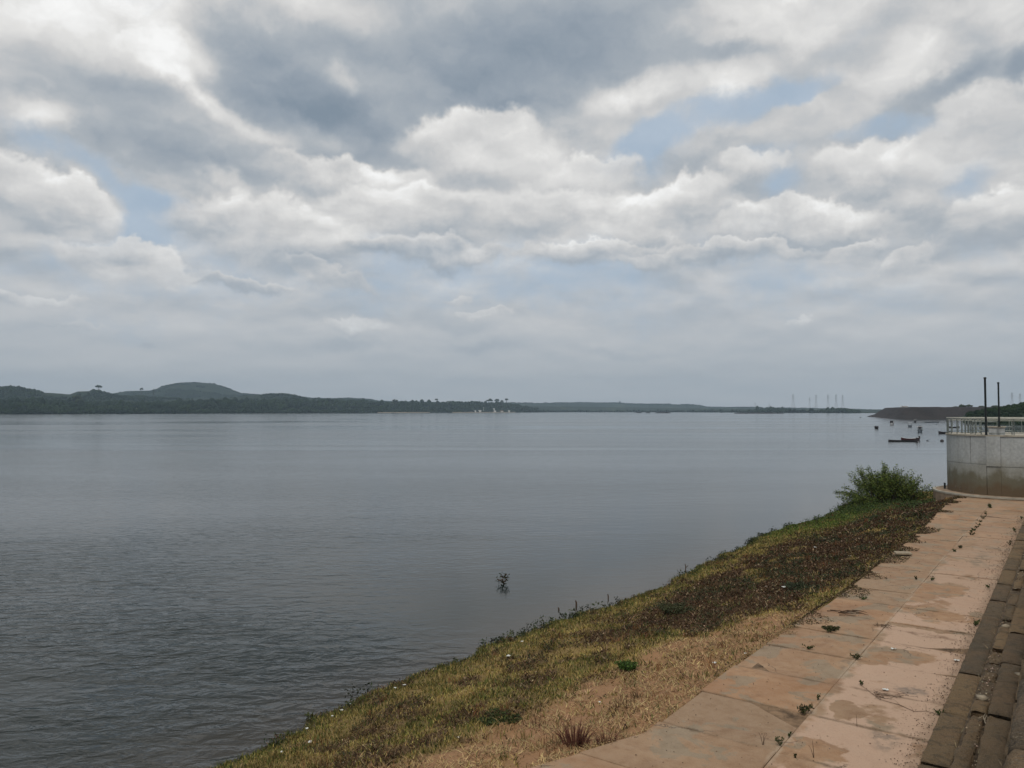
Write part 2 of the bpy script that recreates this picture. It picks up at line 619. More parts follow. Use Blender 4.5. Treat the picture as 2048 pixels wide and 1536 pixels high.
ck = node(nt, 'ShaderNodeTexVoronoi', feature='DISTANCE_TO_EDGE')
nt.links.new(vmath(nt, 'ADD', p, vmath(nt, 'SCALE', noise(nt, p, 2.0, 4, .6, out='Color'), scale=.7)), ck.inputs['Vector'])
ck.inputs['Scale'].default_value = .33
crack = mth(nt, 'MULTIPLY', maprange(nt, ck.outputs['Distance'], .006, .001), maprange(nt, n1, .5, .56))
base = mix(nt, mth(nt, 'MULTIPLY', crack, .75), base, (.09, .06, .04, 1))
kd = maprange(nt, mth(nt, 'MULTIPLY_ADD', mth(nt, 'SUBTRACT', n2, .5), .5, su.outputs[1]), -2.42, -2.12)
base = mix(nt, mth(nt, 'MULTIPLY', kd, .55), base, (.20, .135, .085, 1))
base = mix(nt, maprange(nt, n3, .42, .3, 0, .22), base, (.42, .31, .23, 1))
base = mix(nt, maprange(nt, n2, .3, .7, .28, 0), base, mix(nt, .5, base, (.5, .4, .3, 1)))
base = mix(nt, maprange(nt, n2, .45, .75, 0, .22), base, mix(nt, .6, base, (.1, .06, .04, 1)))
nt.links.new(base, b.inputs['Base Color'])
hh = mth(nt, 'SUBTRACT', mth(nt, 'MULTIPLY_ADD', n2, 1.0, mth(nt, 'MULTIPLY', n3, .4)), mth(nt, 'MULTIPLY', crack, .5))
bump(nt, b, hh, .7, .035)

M_stone, nt, b = new_mat('weathered_stone')
oi = node(nt, 'ShaderNodeObjectInfo').outputs['Random']
p = pos(nt)
n1 = noise(nt, p, 1.2, 5, .6)
n2 = noise(nt, p, 7.0, 6, .68)
n3 = noise(nt, p, 30, 4, .7)
sc_ = mix(nt, maprange(nt, oi, 0, 1, 0, 1, 'LINEAR'), (.13, .10, .065, 1), (.29, .195, .10, 1))
sc_ = mix(nt, maprange(nt, n1, .4, .7, 0, .6), sc_, (.24, .15, .08, 1))
sc_ = mix(nt, maprange(nt, n2, .5, .75, 0, .7), sc_, (.075, .065, .045, 1))
sc_ = mix(nt, maprange(nt, n2, .36, .22, 0, .6), sc_, (.32, .28, .21, 1))
sc_ = mix(nt, maprange(nt, n3, .6, .8, 0, .5), sc_, (.045, .038, .028, 1))
nt.links.new(sc_, b.inputs['Base Color'])
n5 = noise(nt, p, 2.6, 6, .7, .5)
sc_ = mix(nt, maprange(nt, n5, .52, .62, 0, .6), sc_, (.085, .07, .045, 1))
n6 = noise(nt, p, 75, 3, .6)
sc_ = mix(nt, maprange(nt, n6, .56, .7, 0, .6), sc_, (.36, .30, .22, 1))
sc_ = mix(nt, maprange(nt, n6, .44, .32, 0, .6), sc_, (.04, .032, .022, 1))
nt.links.new(sc_, b.inputs['Base Color'])
bump(nt, b, mth(nt, 'ADD', mth(nt, 'ADD', n2, n5), mth(nt, 'MULTIPLY', n3, .6)), 1.0, .13)
M_mortar = simple('mud_fill', (.085, .062, .04), .95, .5, 5, bumps=.05)
M_palestone = simple('pale_stone', (.30, .25, .18), .9, .2, 9, bumps=.01)

# bank soil, coloured by what grows there (attribute: r dead weeds, g green, b straw)
M_soil, nt, b = new_mat('bank_soil')
at = node(nt, 'ShaderNodeAttribute', attribute_name='zone')
sa = node(nt, 'ShaderNodeSeparateColor')
nt.links.new(at.outputs['Color'], sa.inputs[0])
p = pos(nt)
n1 = noise(nt, p, 2.2, 6, .65)
n2 = noise(nt, p, 12.0, 6, .7)
s0 = mix(nt, maprange(nt, n1, .3, .7), (.19, .125, .05, 1), (.27, .185, .07, 1))
s0 = mix(nt, mth(nt, 'MULTIPLY', sa.outputs[1], .9), s0, mix(nt, n1, (.06, .06, .018, 1), (.11, .10, .03, 1)))
s0 = mix(nt, mth(nt, 'MULTIPLY', sa.outputs[0], .95), s0, mix(nt, n1, (.055, .030, .016, 1), (.10, .06, .03, 1)))
s0 = mix(nt, sa.outputs[2], s0, mix(nt, n1, (.30, .18, .085, 1), (.27, .135, .07, 1)))
s0 = mix(nt, maprange(nt, n2, .5, .75, 0, .7), s0, mix(nt, .7, s0, (.03, .02, .012, 1)))
sz = node(nt, 'ShaderNodeSeparateXYZ')
nt.links.new(p, sz.inputs[0])
wet = maprange(nt, mth(nt, 'MULTIPLY_ADD', mth(nt, 'SUBTRACT', n1, .5), .12, sz.outputs[2]), .12, .03, 0, .7)
s0 = mix(nt, wet, s0, (.03, .024, .016, 1))
nt.links.new(s0, b.inputs['Base Color'])
bump(nt, b, mth(nt, 'ADD', n1, mth(nt, 'MULTIPLY', n2, .5)), .8, .06)

# river water
M_water, nt, b = new_mat('river_water')
p = pos(nt)
b.inputs['IOR'].default_value = 1.33
b.inputs['Specular IOR Level'].default_value = .34
sw = node(nt, 'ShaderNodeSeparateXYZ')
nt.links.new(p, sw.inputs[0])
vv = mth(nt, 'SUBTRACT', mth(nt, 'MULTIPLY', sw.outputs[0], CA), mth(nt, 'MULTIPLY', sw.outputs[1], SA))
uu = mth(nt, 'ADD', mth(nt, 'MULTIPLY', sw.outputs[0], SA), mth(nt, 'MULTIPLY', sw.outputs[1], CA))
mp = node(nt, 'ShaderNodeMapping')
nt.links.new(p, mp.inputs[0])
mp.inputs['Rotation'].default_value = (0, 0, R(-12))
mp.inputs['Scale'].default_value = (.75, 1.35, 1)
PW = mp.outputs[0]
mp2 = node(nt, 'ShaderNodeMapping')
nt.links.new(p, mp2.inputs[0])
mp2.inputs['Scale'].default_value = (.0035, .016, 1)
patch = noise(nt, mp2.outputs[0], 1.0, 5, .6, .8)
mp3 = node(nt, 'ShaderNodeMapping')
nt.links.new(p, mp3.inputs[0])
mp3.inputs['Scale'].default_value = (.03, .05, 1)
patch2 = noise(nt, mp3.outputs[0], 1.0, 3, .55, .5)
shelter = maprange(nt, mth(nt, 'MULTIPLY_ADD', mth(nt, 'SUBTRACT', patch2, .5), 14.0, vv), -18, -38)
ahead = maprange(nt, uu, 13, 22)
calm = mth(nt, 'SUBTRACT', 1.0, mth(nt, 'MULTIPLY', mth(nt, 'SUBTRACT', 1.0, shelter), mth(nt, 'MULTIPLY', ahead, .9)))
amp = mth(nt, 'MULTIPLY', calm, maprange(nt, patch, .32, .6, .12, 1.0))
amp = mth(nt, 'MULTIPLY', amp, maprange(nt, mth(nt, 'MULTIPLY_ADD', patch2, 60, sw.outputs[1]), 32, 95, 1.0, .17))
h1 = noise(nt, PW, 1.7, 3, .5, .5)
h2 = noise(nt, PW, .55, 3, .5)
hgt = mth(nt, 'MULTIPLY', mth(nt, 'MULTIPLY_ADD', h2, 1.2, h1), amp)
bm = node(nt, 'ShaderNodeBump')
bm.inputs['Strength'].default_value = 1.0
bm.inputs['Distance'].default_value = .2
nt.links.new(hgt, bm.inputs['Height'])
nt.links.new(bm.outputs[0], b.inputs['Normal'])
shal = maprange(nt, vv, -19, -14.2)
deep = mix(nt, maprange(nt, patch, .35, .65), (.004, .009, .0075, 1), (.007, .013, .011, 1))
nt.links.new(mix(nt, mth(nt, 'MULTIPLY', shal, .7), deep, (.045, .037, .028, 1)), b.inputs['Base Color'])
nt.links.new(maprange(nt, patch, .3, .7, .07, .15), b.inputs['Roughness'])

# ------------------------------------------------------------------ water and river bed
EXT = 7600.0
m = MB()
m.add([(-EXT, -600, 0), (EXT, -600, 0), (EXT, EXT, 0), (-EXT, EXT, 0)], [(0, 1, 2, 3)])
tag(m.build('water', M_water), kind='structure')

# ------------------------------------------------------------------ far shore and hills: one height field, real distances
SH = [(-900, 1150), (-500, 1300), (0, 1616), (400, 2086), (800, 2800), (1050, 3470), (1150, 4000), (1300, 4050), (1420, 3500), (1540, 2900), (1700, 2480), (1900, 2400), (2600, 2300)]
Y1 = [(-900, 800), (0, 803), (60, 799), (140, 803), (200, 805), (300, 804), (400, 800), (480, 799), (560, 799), (600, 797), (640, 802), (700, 800), (740, 801),
      (780, 804), (830, 802), (870, 805), (920, 803), (960, 802), (990, 804), (1030, 808), (1060, 814), (1085, 819.5), (1150, 820), (1300, 819.5),
      (1420, 819), (1540, 817), (1620, 818), (1690, 817), (1720, 819), (1800, 820), (2600, 820)]
Y2 = [(-900, 780), (-200, 776), (0, 775), (30, 774), (70, 781), (140, 786), (155, 780), (185, 779), (210, 784), (240, 790), (300, 794), (400, 797), (470, 792),
      (500, 787), (560, 786), (605, 793), (640, 797), (700, 799), (760, 804), (860, 806), (1000, 810), (1200, 812), (1400, 815), (2600, 819)]
Y3 = [(-900, 795), (0, 792), (200, 788), (240, 782), (300, 779), (330, 771), (360, 765.5), (390, 764), (430, 767), (460, 777), (480, 786), (520, 789), (640, 796),
      (700, 795), (740, 798), (760, 802), (830, 802), (880, 805), (1040, 804.5), (1160, 804), (1240, 805), (1300, 807), (1390, 808), (1415, 813), (1540, 814),
      (1690, 817), (1750, 819), (1850, 820), (2600, 820)]


def ip(T, x):
    return np.interp(x, [t[0] for t in T], [t[1] for t in T])


O1, O2, O3 = 330.0, 1050.0, 2500.0


def terrain(px, off):
    """height of the land at picture column px (a fixed bearing) and off metres behind the shoreline"""
    px = np.asarray(px, float)
    off = np.asarray(off, float)
    y0 = ip(SH, px)
    H = lambda T, o: (821.5 - ip(T, px)) / F * (y0 + o) + EYE
    z1, z2, z3 = H(Y1, O1) - 9, H(Y2, O2) - 6, H(Y3, O3) - 6
    ks = [0, 25, O1, (O1 + O2) / 2, O2, (O2 + O3) / 2, O3, O3 + 900]
    zs = [-1.5 + 0 * px, 2.0 + 0 * px, np.maximum(z1, 2.5), np.maximum(np.minimum(z1, z2) * .75, 2), np.maximum(z2, 3), np.maximum(np.minimum(z2, z3) * .7, 2), np.maximum(z3, 4), 0 * px - 2]
    z = np.zeros_like(px + off)
    for i in range(len(ks) - 1):
        t = (off - ks[i]) / (ks[i + 1] - ks[i])
        s = ss(t) if i != 1 else np.clip(t, 0, 1) ** .7
        z = np.where((t >= 0) & (t <= 1), zs[i] + (zs[i + 1] - zs[i]) * s, z)
    X = (px - 1024) / F * (y0 + off)
    z = z + (fbm(X / 90, off / 70, 3) - .5) * np.minimum(np.maximum(z, 0), 60) * .16
    return X, y0 + off, z


cols = np.arange(-800, 2500, 5.0)
offs = np.concatenate([np.array([-30, 0, 8, 16, 25, 45, 70, 100]), np.arange(140, 3401, 55.0)])
PX, OF = np.meshgrid(cols, offs)
X, Yw, Z = terrain(PX, OF)
Z = np.where(OF < 0, -2.5, Z)
nx, ny = len(cols), len(offs)
idx = np.arange(nx * ny).reshape(ny, nx)
quads = np.stack([idx[:-1, :-1], idx[:-1, 1:], idx[1:, 1:], idx[1:, :-1]], -1).reshape(-1, 4)
tag(link('hills', np_mesh('hills', np.stack([X, Yw, Z], -1).reshape(-1, 3), quads), M_hill, smooth=True), kind='structure')


def ico(sub):
    import bmesh
    bm_ = bmesh.new()
    bmesh.ops.create_icosphere(bm_, subdivisions=sub, radius=1)
    V = np.array([v.co[:] for v in bm_.verts])
    Fc = np.array([[v.index for v in f.verts] for f in bm_.faces])
    bm_.free()
    return V, Fc


ICO1, ICO2 = ico(1), ico(2)


def clumps(C, rad, hr, tmpl=ICO1, jag=.28):
    """many uneven crowns; C (n,3) centres, rad (n) radius, hr height ratio"""
    V0, F0 = tmpl
    n, k = len(C), len(V0)
    jit = 1 + (rng.random((n, k, 1)) - .5) * 2 * jag
    ang = rng.random(n) * 6.28
    c, s = np.cos(ang)[:, None], np.sin(ang)[:, None]
    vx = V0[None, :, 0] * c - V0[None, :, 1] * s
    vy = V0[None, :, 0] * s + V0[None, :, 1] * c
    vz = np.repeat(V0[None, :, 2], n, 0)
    V = np.stack([vx, vy, vz * np.asarray(hr).reshape(-1, 1)], -1) * jit * np.asarray(rad).reshape(-1, 1, 1) + C[:, None, :]
    Fc = (F0[None] + (np.arange(n) * k)[:, None, None]).reshape(-1, F0.shape[1])
    return V.reshape(-1, 3), Fc


# the woods that cover the far bank and its hills: masses of crowns nobody could count
n = 9000
px = rng.uniform(-250, 1720, n)
off = np.where(rng.random(n) < .3, rng.uniform(6, 40, n), rng.uniform(20, 420, n))
keep = (ip(Y1, px) < 817.5) | (off < 60)
px, off = px[keep], off[keep]
X, Yw, Z = terrain(px, off)
r = rng.uniform(3.0, 6.2, len(px)) * np.where(rng.random(len(px)) < .12, 1.6, 1.0) * np.where(off < 60, .75, 1.0)
hr = rng.uniform(.8, 1.3, len(px))
V, Fc = clumps(np.stack([X, Yw, Z + r * hr * .75], -1), r, hr)
tag(link('riverside_forest', np_mesh('riverside_forest', V, Fc), M_forest), 'dark green riverside woodland in a long low band along the far bank', 'forest', kind='stuff')
n = 9000
px = rng.uniform(-250, 1000, n)
off = np.where(rng.random(n) < .45, rng.normal(O2, 90, n), rng.uniform(450, 1150, n))
X, Yw, Z = terrain(px, off)
dens = fbm(X / 160, Yw / 160, 3)
sel = (dens > .44) & (px < 800)
X, Yw, Z = X[sel], Yw[sel], Z[sel]
r = rng.uniform(3.5, 7.5, len(X))
hr = rng.uniform(.7, 1.1, len(X))
V, Fc = clumps(np.stack([X, Yw, Z + r * .3], -1), r, hr)
tag(link('hill_forest', np_mesh('hill_forest', V, Fc), M_forest), 'green wooded slopes of the nearer hills behind the far bank', 'forest', kind='stuff')
n = 9000
px = np.concatenate([rng.uniform(220, 620, n), rng.uniform(600, 1750, n // 2)])
off = np.concatenate([rng.uniform(1900, 2560, n), rng.normal(O3, 120, n // 2)])
X, Yw, Z = terrain(px, off)
sel = fbm(X / 200, Yw / 200, 3) > .42
X, Yw, Z = X[sel], Yw[sel], Z[sel]
r = rng.uniform(4, 8, len(X))
V, Fc = clumps(np.stack([X, Yw, Z + r * .15], -1), r, np.full(len(X), .7))
tag(link('ridge_forest', np_mesh('ridge_forest', V, Fc), M_forest), 'hazy blue woods covering the farthest hill and ridge', 'forest', kind='stuff')

# pale sandy margins of the far shore
M_beach = simple('river_sand', (.24, .20, .15), .95, .3, .05)
for i, (x0, x1, dep) in enumerate([(755, 860, 14), (905, 1030, 16)]):
    m = MB()
    n = 24
    for k in range(n + 1):
        q = x0 + (x1 - x0) * k / n
        y0 = float(ip(SH, q)) - 6
        w = dep * math.sin(math.pi * min(max(k / n, .02), .98)) ** .4
        a = (q - 1024) / F
        m.v += [(a * (y0 - w), y0 - w, -.3), (a * y0, y0, 1.5), (a * (y0 + 30), y0 + 30, 2.6)]
    for k in range(n):
        for j in (0, 1):
            m.f.append((k * 3 + j, k * 3 + 3 + j, k * 3 + 4 + j, k * 3 + 1 + j))
    tag(m.build('sand_bank', M_beach), kind='structure')

# ------------------------------------------------------------------ trees that stand out one by one
M_bark = simple('bark', (.06, .045, .03), .95, .3, 1.0)
M_crown = simple('tree_foliage', (.028, .042, .018), .9, .4, .25)


def leaf_cards(C, size, col, spread=1.0, flat=.0):
    """small triangular leaf sprays at centres C, random orientation; returns V, F, colour"""
    n = len(C)
    d = rng.normal(size=(n, 3))
    d[:, 2] = d[:, 2] * (1 - flat)
    d /= np.linalg.norm(d, axis=1, keepdims=True)
    e = np.cross(d, rng.normal(size=(n, 3)))
    e /= np.linalg.norm(e, axis=1, keepdims=True)
    s = (np.asarray(size) * rng.uniform(.6, 1.4, n))[:, None]
    V = np.stack([C - e * s * .35, C + d * s, C + e * s * .35, C - d * s * .45], 1).reshape(-1, 3)
    Fc = np.arange(n * 4).reshape(n, 4)
    return V, Fc, np.repeat(col, 4, 0)


def far_tree(kind, x, y, z, w, h, label, cat='tree', group=None, seed=0, name='tree'):
    t = empty(name, (x, y, z))
    tag(t, label, cat, group)
    rs = np.random.default_rng(seed + 5)
    top = h * (.55 if kind != 'palm' else .85)
    m = MB()
    m.tube([(0, 0, -2), (w * .02, 0, top * .5), (0, w * .02, top)], [w * .045 + .25, w * .035 + .2, w * .02 + .15], 6)
    for k in range(5):
        a = k * 1.26 + seed
        m.tube([(0, 0, top * .6), (math.cos(a) * w * .2, math.sin(a) * w * .2, top * .85), (math.cos(a) * w * .36, math.sin(a) * w * .36, h * .75)], [w * .02 + .15, .2, .12], 5)
    m.build('trunk', M_bark, t)
    k = 46 if kind == 'round' else 34
    a = rs.random(k) * 6.28
    rr = np.sqrt(rs.random(k)) * w * .42
    if kind == 'flat':
        zz_ = h * .72 + rs.random(k) * h * .2 * (1 - (rr / (w * .5)) ** 2)
    elif kind == 'palm':
        zz_ = h * .82 + rs.random(k) * h * .14
    else:
        zz_ = h * .32 + rs.random(k) * h * .55 * np.sqrt(np.maximum(.1, 1 - (rr / (w * .5)) ** 2))
    V, Fc = clumps(np.stack([np.cos(a) * rr, np.sin(a) * rr, zz_], -1), w * rs.uniform(.09, .17, k), np.full(k, .75), ICO1, .4)
    link('crown', np_mesh('crown', V, Fc), M_crown, t)
    return t


def tree_px(kind, px, top_y, w_px, off, label, h=None, seed=0, **kw):
    X, Y, Z = (float(q) for q in terrain(px, off))
    zt = (821.5 - top_y) / F * Y + EYE
    hh_ = max(zt - Z + 1.0, w_px / F * Y * .7) if h is None else h
    far_tree(kind, X, Y, zt - hh_, w_px / F * Y, hh_, label, seed=seed, **kw)


tree_px('flat', 197, 770, 13, O2, 'tall spreading tree standing out on the skyline of the left hill', seed=1)
tree_px('flat', 283, 773, 7, O2 + 40, 'left tree of a small pair on the skyline left of the big blue hill', seed=2)
tree_px('round', 307, 774, 5, O2 + 60, 'right, smaller tree of the pair at the foot of the big blue hill', seed=3)
tree_px('round', 36, 770, 7, O2, 'small tree poking above the ridge at the far left', seed=4)
tree_px('round', 153, 787, 22, 260, 'big dark round tree rising above the left riverside woodland', seed=5)
tree_px('round', 790, 797, 15, 200, 'broad tree rising from the wooded bank left of the village', seed=6)
tree_px('palm', 873, 797, 7, 200, 'slender tall tree with a small tufted crown between village and hills', seed=7)
tree_px('round', 898, 799, 10, 200, 'rounded tree just right of the slender tufted tree', seed=8)
tree_px('flat', 980, 796, 13, 120, 'leftmost broad crowned tree of the four above the village', seed=9)
tree_px('flat', 994, 796, 10, 120, 'second tree of the four above the village, dense dark crown', seed=10)
tree_px('flat', 1004, 798, 6, 120, 'third, thinnest tree of the four above the village', seed=11)
tree_px('palm', 1013, 796.5, 7, 120, 'rightmost tree of the four above the village', seed=12)
tree_px('round', 1240, 802, 4, O3, 'tiny tree on the skyline of the distant low ridge', seed=13)

# ------------------------------------------------------------------ village on the far point
M_wallw = simple('lime_wash', (.8, .78, .74), .9, .1, .1)
M_roof = simple('tin_roof', (.42, .42, .42), .6, .2, .1)
M_roof2 = simple('rusty_roof', (.20, .12, .09), .8, .2, .1)
M_glass = simple('dark_opening', (.02, .02, .02), .4, .1)
HOUSES = [(950, 20, 9, 5, 'small white hut standing alone at the left end of the village', M_roof),
          (960, 26, 13, 6, 'wide pale house with a grey roof left of the mast', M_roof),
          (987, 60, 11, 6, 'white house standing above the others in the village middle', M_roof),
          (990, 16, 9, 4.5, 'low white shed on the shore below the upper white house', M_roof),
          (1003, 22, 16, 5, 'long low reddish house near the right end of the village', M_roof2),
          (1018, 18, 9, 5.5, 'small bright white house at the right end of the village', M_roof)]
for i, (px, off, w, h, lab, rf) in enumerate(HOUSES):
    X, Y, Z = (float(q) for q in terrain(px, off))
    t = empty('house', (X, Y - 6, max(Z, 2.0)), .1 * (i % 3 - 1))
    tag(t, lab, 'house', 'houses of the village on the far point')
    w *= .95
    h *= .85
    MB().box(-w / 2, w / 2, -4, 4, -2, h).build('wall', M_wallw, t)
    m = MB()
    m.add([(-w / 2 - .6, -4.8, h + .05), (w / 2 + .6, -4.8, h + .05), (w / 2 + .6, 4.8, h + .05), (-w / 2 - .6, 4.8, h + .05), (-w / 2 - .6, 0, h + 2.2), (w / 2 + .6, 0, h + 2.2)],
          [(0, 1, 5, 4), (2, 3, 4, 5), (0, 4, 3), (1, 2, 5), (0, 3, 2, 1)])
    m.build('roof', rf, t)
    MB().box(-.6, .6, -4.06, -3.9, 0, 2.2).build('door', M_glass, t)
    for s in (-1, 1):
        MB().box(s * w * .3 - .6, s * w * .3 + .6, -4.06, -3.9, 1.1, 2.4).build('window', M_glass, t)
X, Y, Z = (float(q) for q in terrain(967, 20))
m = MB()
m.tube([(X, Y, 0), (X, Y, 24)], [.4, .25], 6)
m.tube([(X - 2.5, Y, 21), (X + 2.5, Y, 21)], .15, 5)
tag(m.build('mast', M_wallw), 'thin pale mast rising among the village houses on the far point', 'mast')

# ------------------------------------------------------------------ pylons
M_pyl = simple('pylon_steel', (.30, .32, .34), .7, .1, .1)


def pylon(name, x, y, z, H, lab, wide=1.0, arms=3, grp='pylons on the right horizon'):
    t = empty(name, (x, y, z))
    tag(t, lab, 'pylon', grp)
    m = MB()
    wb, wt = H * .085 * wide, H * .018
    lev = 9
    for sx_ in (-1, 1):
        for sy_ in (-1, 1):
            m.tube([(sx_ * wb, sy_ * wb, 0), (sx_ * wt * 1.4, sy_ * wt * 1.4, H * .72), (sx_ * wt, sy_ * wt, H)], H * .0032, 4)
    for i in range(lev):
        za, zb = H * i / lev, H * (i + 1) / lev
        wa = wb + (wt * 1.4 - wb) * min(1, za / (H * .72))
        wc = wb + (wt * 1.4 - wb) * min(1, zb / (H * .72))
        for s in (-1, 1):
            m.tube([(-wa, s * wa, za), (wc, s * wc, zb)], H * .0016, 3)
            m.tube([(wa, s * wa, za), (-wc, s * wc, zb)], H * .0016, 3)
            m.tube([(s * wa, -wa, za), (s * wc, wc, zb)], H * .0016, 3)
    m.build('lattice_mast', M_pyl, t)
    for k in range(arms):
        zz_ = H * (.76 + .1 * k)
        L = H * (.13 - .02 * k)
        a = MB()
        a.tube([(-L, 0, zz_), (L, 0, zz_)], H * .0028, 4)
        a.tube([(-L, 0, zz_), (0, 0, zz_ + H * .035), (L, 0, zz_)], H * .0016, 3)
        a.build('cross_arm', M_pyl, t)
    return t


def pyl_px(px, top, Y, lab, **kw):
    a = (px - 1024) / F
    H = (821.5 - top) / F * Y + EYE - 4
    pylon('pylon', a * Y, Y, 4, H, lab, **kw)


pyl_px(1586, 789, 2900, 'widest pylon, leftmost of the tall group on the right horizon', wide=1.5)
pyl_px(1619, 795, 4000, 'short faint pylon between the widest pylon and the row of four')
pyl_px(1632, 790, 3300, 'leftmost of the four tall slim pylons standing in a row')
pyl_px(1656, 789.5, 3300, 'second of the four tall slim pylons standing in a row')
pyl_px(1672, 789, 3300, 'third of the four tall slim pylons, just left of the last')
pyl_px(1685, 790, 3300, 'rightmost of the four tall slim pylons, nearest the dark embankment')
pyl_px(1510, 805, 4200, 'tiny pylon far left of the group, low on the horizon')
pyl_px(1538, 807, 4800, 'faintest tiny pylon between the far left one and the group')
pyl_px(2024, 785, 1900, 'slim pylon behind the right hill, left one of two')
pyl_px(2040, 787, 2100, 'slim pylon behind the right hill, nearer the right edge')

# ------------------------------------------------------------------ dark embankment across the bay, and the right-hand hill
M_emb, nt, b = new_mat('dark_rubble')
p = pos(nt)
n1 = noise(nt, p, .06, 5, .6)
n2 = noise(nt, p, .6, 6, .7)
ec = mix(nt, maprange(nt, n1, .35, .65), (.020, .017, .017, 1), (.032, .026, .024, 1))
ec = mix(nt, maprange(nt, n2, .45, .7), ec, (.010, .009, .009, 1))
nt.links.new(ec, b.inputs['Base Color'])
bump(nt, b, n2, .9, .8)
gx, gy = np.meshgrid(np.arange(330, 1000, 3.0), np.arange(680, 1010, 4.0))
lx = 346 + (gy - 695) * (432 - 346) / (918 - 695)
dl = (gx - lx) * .93 + (fbm(gx / 14, gy / 14, 3) - .5) * 7
dfr = (gy - 695) + (fbm(gx / 20 + 9, gy / 9, 3) - .5) * 5
zl = np.where(dl < 7, dl * .5, 3.5 + (dl - 7) * .85)
zf = dfr * .46
ridge_x = 11.0 - .6 * ss((gx - 450) / 100)
gz = np.minimum(np.minimum(zl, zf), ridge_x)
gz = np.where(gz > 0, gz + (fbm(gx / 7, gy / 7, 3) - .5) * .8, gz)
gz = np.maximum(gz, -2)
gz = np.where(gy > 940, np.minimum(gz, 11 - (gy - 940) * .25), gz)
ny, nx = gx.shape
idx = np.arange(nx * ny).reshape(ny, nx)
quads = np.stack([idx[:-1, :-1], idx[:-1, 1:], idx[1:, 1:], idx[1:, :-1]], -1).reshape(-1, 4)
tag(link('embankment_terrain', np_mesh('embankment', np.stack([gx, gy, gz], -1).reshape(-1, 3), quads), M_emb, smooth=True), kind='structure')

pa, of = np.meshgrid(np.arange(1925, 3600, 8.0), np.arange(0, 260, 6.0))
yy = 415 + of + 30 * ss((1990 - pa) / 50)
prof = np.interp(pa, [1925, 1950, 1990, 2020, 2048, 2100, 2300, 2800], [832, 827, 821, 817, 811, 800, 780, 770])
hz = ((821.5 - prof) / F * (yy) + EYE)
zz_ = np.where(of < 60, hz * ss(of / 60), hz * (1 - .5 * ss((of - 120) / 140)))
zz_ = zz_ + (fbm(pa / 12, of / 10, 3) - .5) * 1.2 - np.where(of < 4, 2, 0)
ny, nx = pa.shape
idx = np.arange(nx * ny).reshape(ny, nx)
quads = np.stack([idx[:-1, :-1], idx[:-1, 1:], idx[1:, 1:], idx[1:, :-1]], -1).reshape(-1, 4)
xw = (pa - 1024) / F * yy
tag(link('hill_terrain', np_mesh('hill_terrain', np.stack([xw, yy, zz_], -1).reshape(-1, 3), quads), M_hill, smooth=True), kind='structure')
n = 2600
pp = rng.uniform(1935, 2400, n)
oo = rng.uniform(5, 200, n)
yy = 415 + oo + 30 * ss((1990 - pp) / 50)
hz = (821.5 - np.interp(pp, [1925, 1950, 1990, 2020, 2048, 2100, 2300, 2800], [832, 827, 821, 817, 811, 800, 780, 770])) / F * yy + EYE
zz_ = np.where(oo < 60, hz * ss(oo / 60), hz * (1 - .5 * ss((oo - 120) / 140)))
r = rng.uniform(.7, 2.2, n)
V, Fc = clumps(np.stack([(pp - 1024) / F * yy, yy, zz_ + r * .2], -1), r, rng.uniform(.6, 1.1, n), ICO1, .35)
tag(link('scrub', np_mesh('scrub', V, Fc), M_forest), 'dense green scrub covering the hill behind the round tower', 'scrub', kind='stuff')


def emb_tree(px, top, w_px, Y, kind, lab, seed, name='tree', cat='tree'):
    zt = (821.5 - top) / F * Y + EYE
    h = max(zt - 9.6, 1.6)
    far_tree(kind, (px - 1024) / F * Y, Y, zt - h, w_px / F * Y, h, lab, seed=seed, name=name, cat=cat)


emb_tree(1924, 808.5, 14, 800, 'round', 'round dark tree on the embankment left of the round tower', 21)
emb_tree(1937, 810, 14, 800, 'flat', 'low flat crowned tree joined to the round one on the embankment', 22)
emb_tree(1910, 813, 12, 800, 'round', 'low bush on the embankment top left of the trees', 23, 'bush', 'bush')
emb_tree(1878, 813.5, 7, 800, 'round', 'tiny lone bush on the middle of the embankment top', 24, 'bush', 'bush')
emb_tree(1963, 811, 12, 790, 'round', 'dark bushy tree just behind the left tall pole', 25)
emb_tree(1990, 810, 14, 760, 'round', 'bushy tree just behind the right tall pole', 26)
emb_tree(2010, 811, 14, 740, 'round', 'bushy tree just right of the right tall pole', 27)
m = MB()
X, Y = (1809 - 1024) / F * 780, 780
m.box(X - 2.2, X + 2.2, Y - 2, Y + 2, 10, 12.0)
m.box(X - 2.8, X + 2.8, Y - 2.4, Y + 2.4, 12.01, 12.4)
m.tube([(X - 4, Y, 10), (X - 4, Y, 13)], .25, 5)
tag(m.build('guard_hut', M_wallw), 'tiny flat roofed hut on the left end of the dark embankment', 'hut')

# low islets in mid river
for (px, py, w, lab) in [(1277, 825.2, 10, 'leftmost small rocky islet far out on the river'), (1296, 825.6, 5, 'smallest islet, in the middle of three far out on the river'),
                         (1326, 825.8, 27, 'longest low islet far out on the river'), (1513, 826.6, 90, 'long thin dark spit of land low on the right horizon')]:
    X, Y = ground(px, py + .6, 0)
    W = w / F * Y
    n = 40
    a = np.linspace(0, 6.283, n, endpoint=False)
    rr = 1 + (rng.random(n) - .5) * .5
    C = np.stack([X + np.cos(a) * W * .4 * rr, Y + np.sin(a) * 20 * rr, np.full(n, .2)], -1)
    C = np.concatenate([C, np.stack([X + rng.uniform(-.4, .4, 40) * W, Y + rng.uniform(-12, 12, 40), np.full(40, .6)], -1)])
    V, Fc = clumps(C, np.full(len(C), W * .10 + 1), np.full(len(C), 1.9 / (W * .10 + 1)))
    tag(link('islet', np_mesh('islet', V, Fc), M_emb), lab, 'islet', 'low islets far out on the river')

# ------------------------------------------------------------------ the bank
ZP = 1.75
VS = -14.65


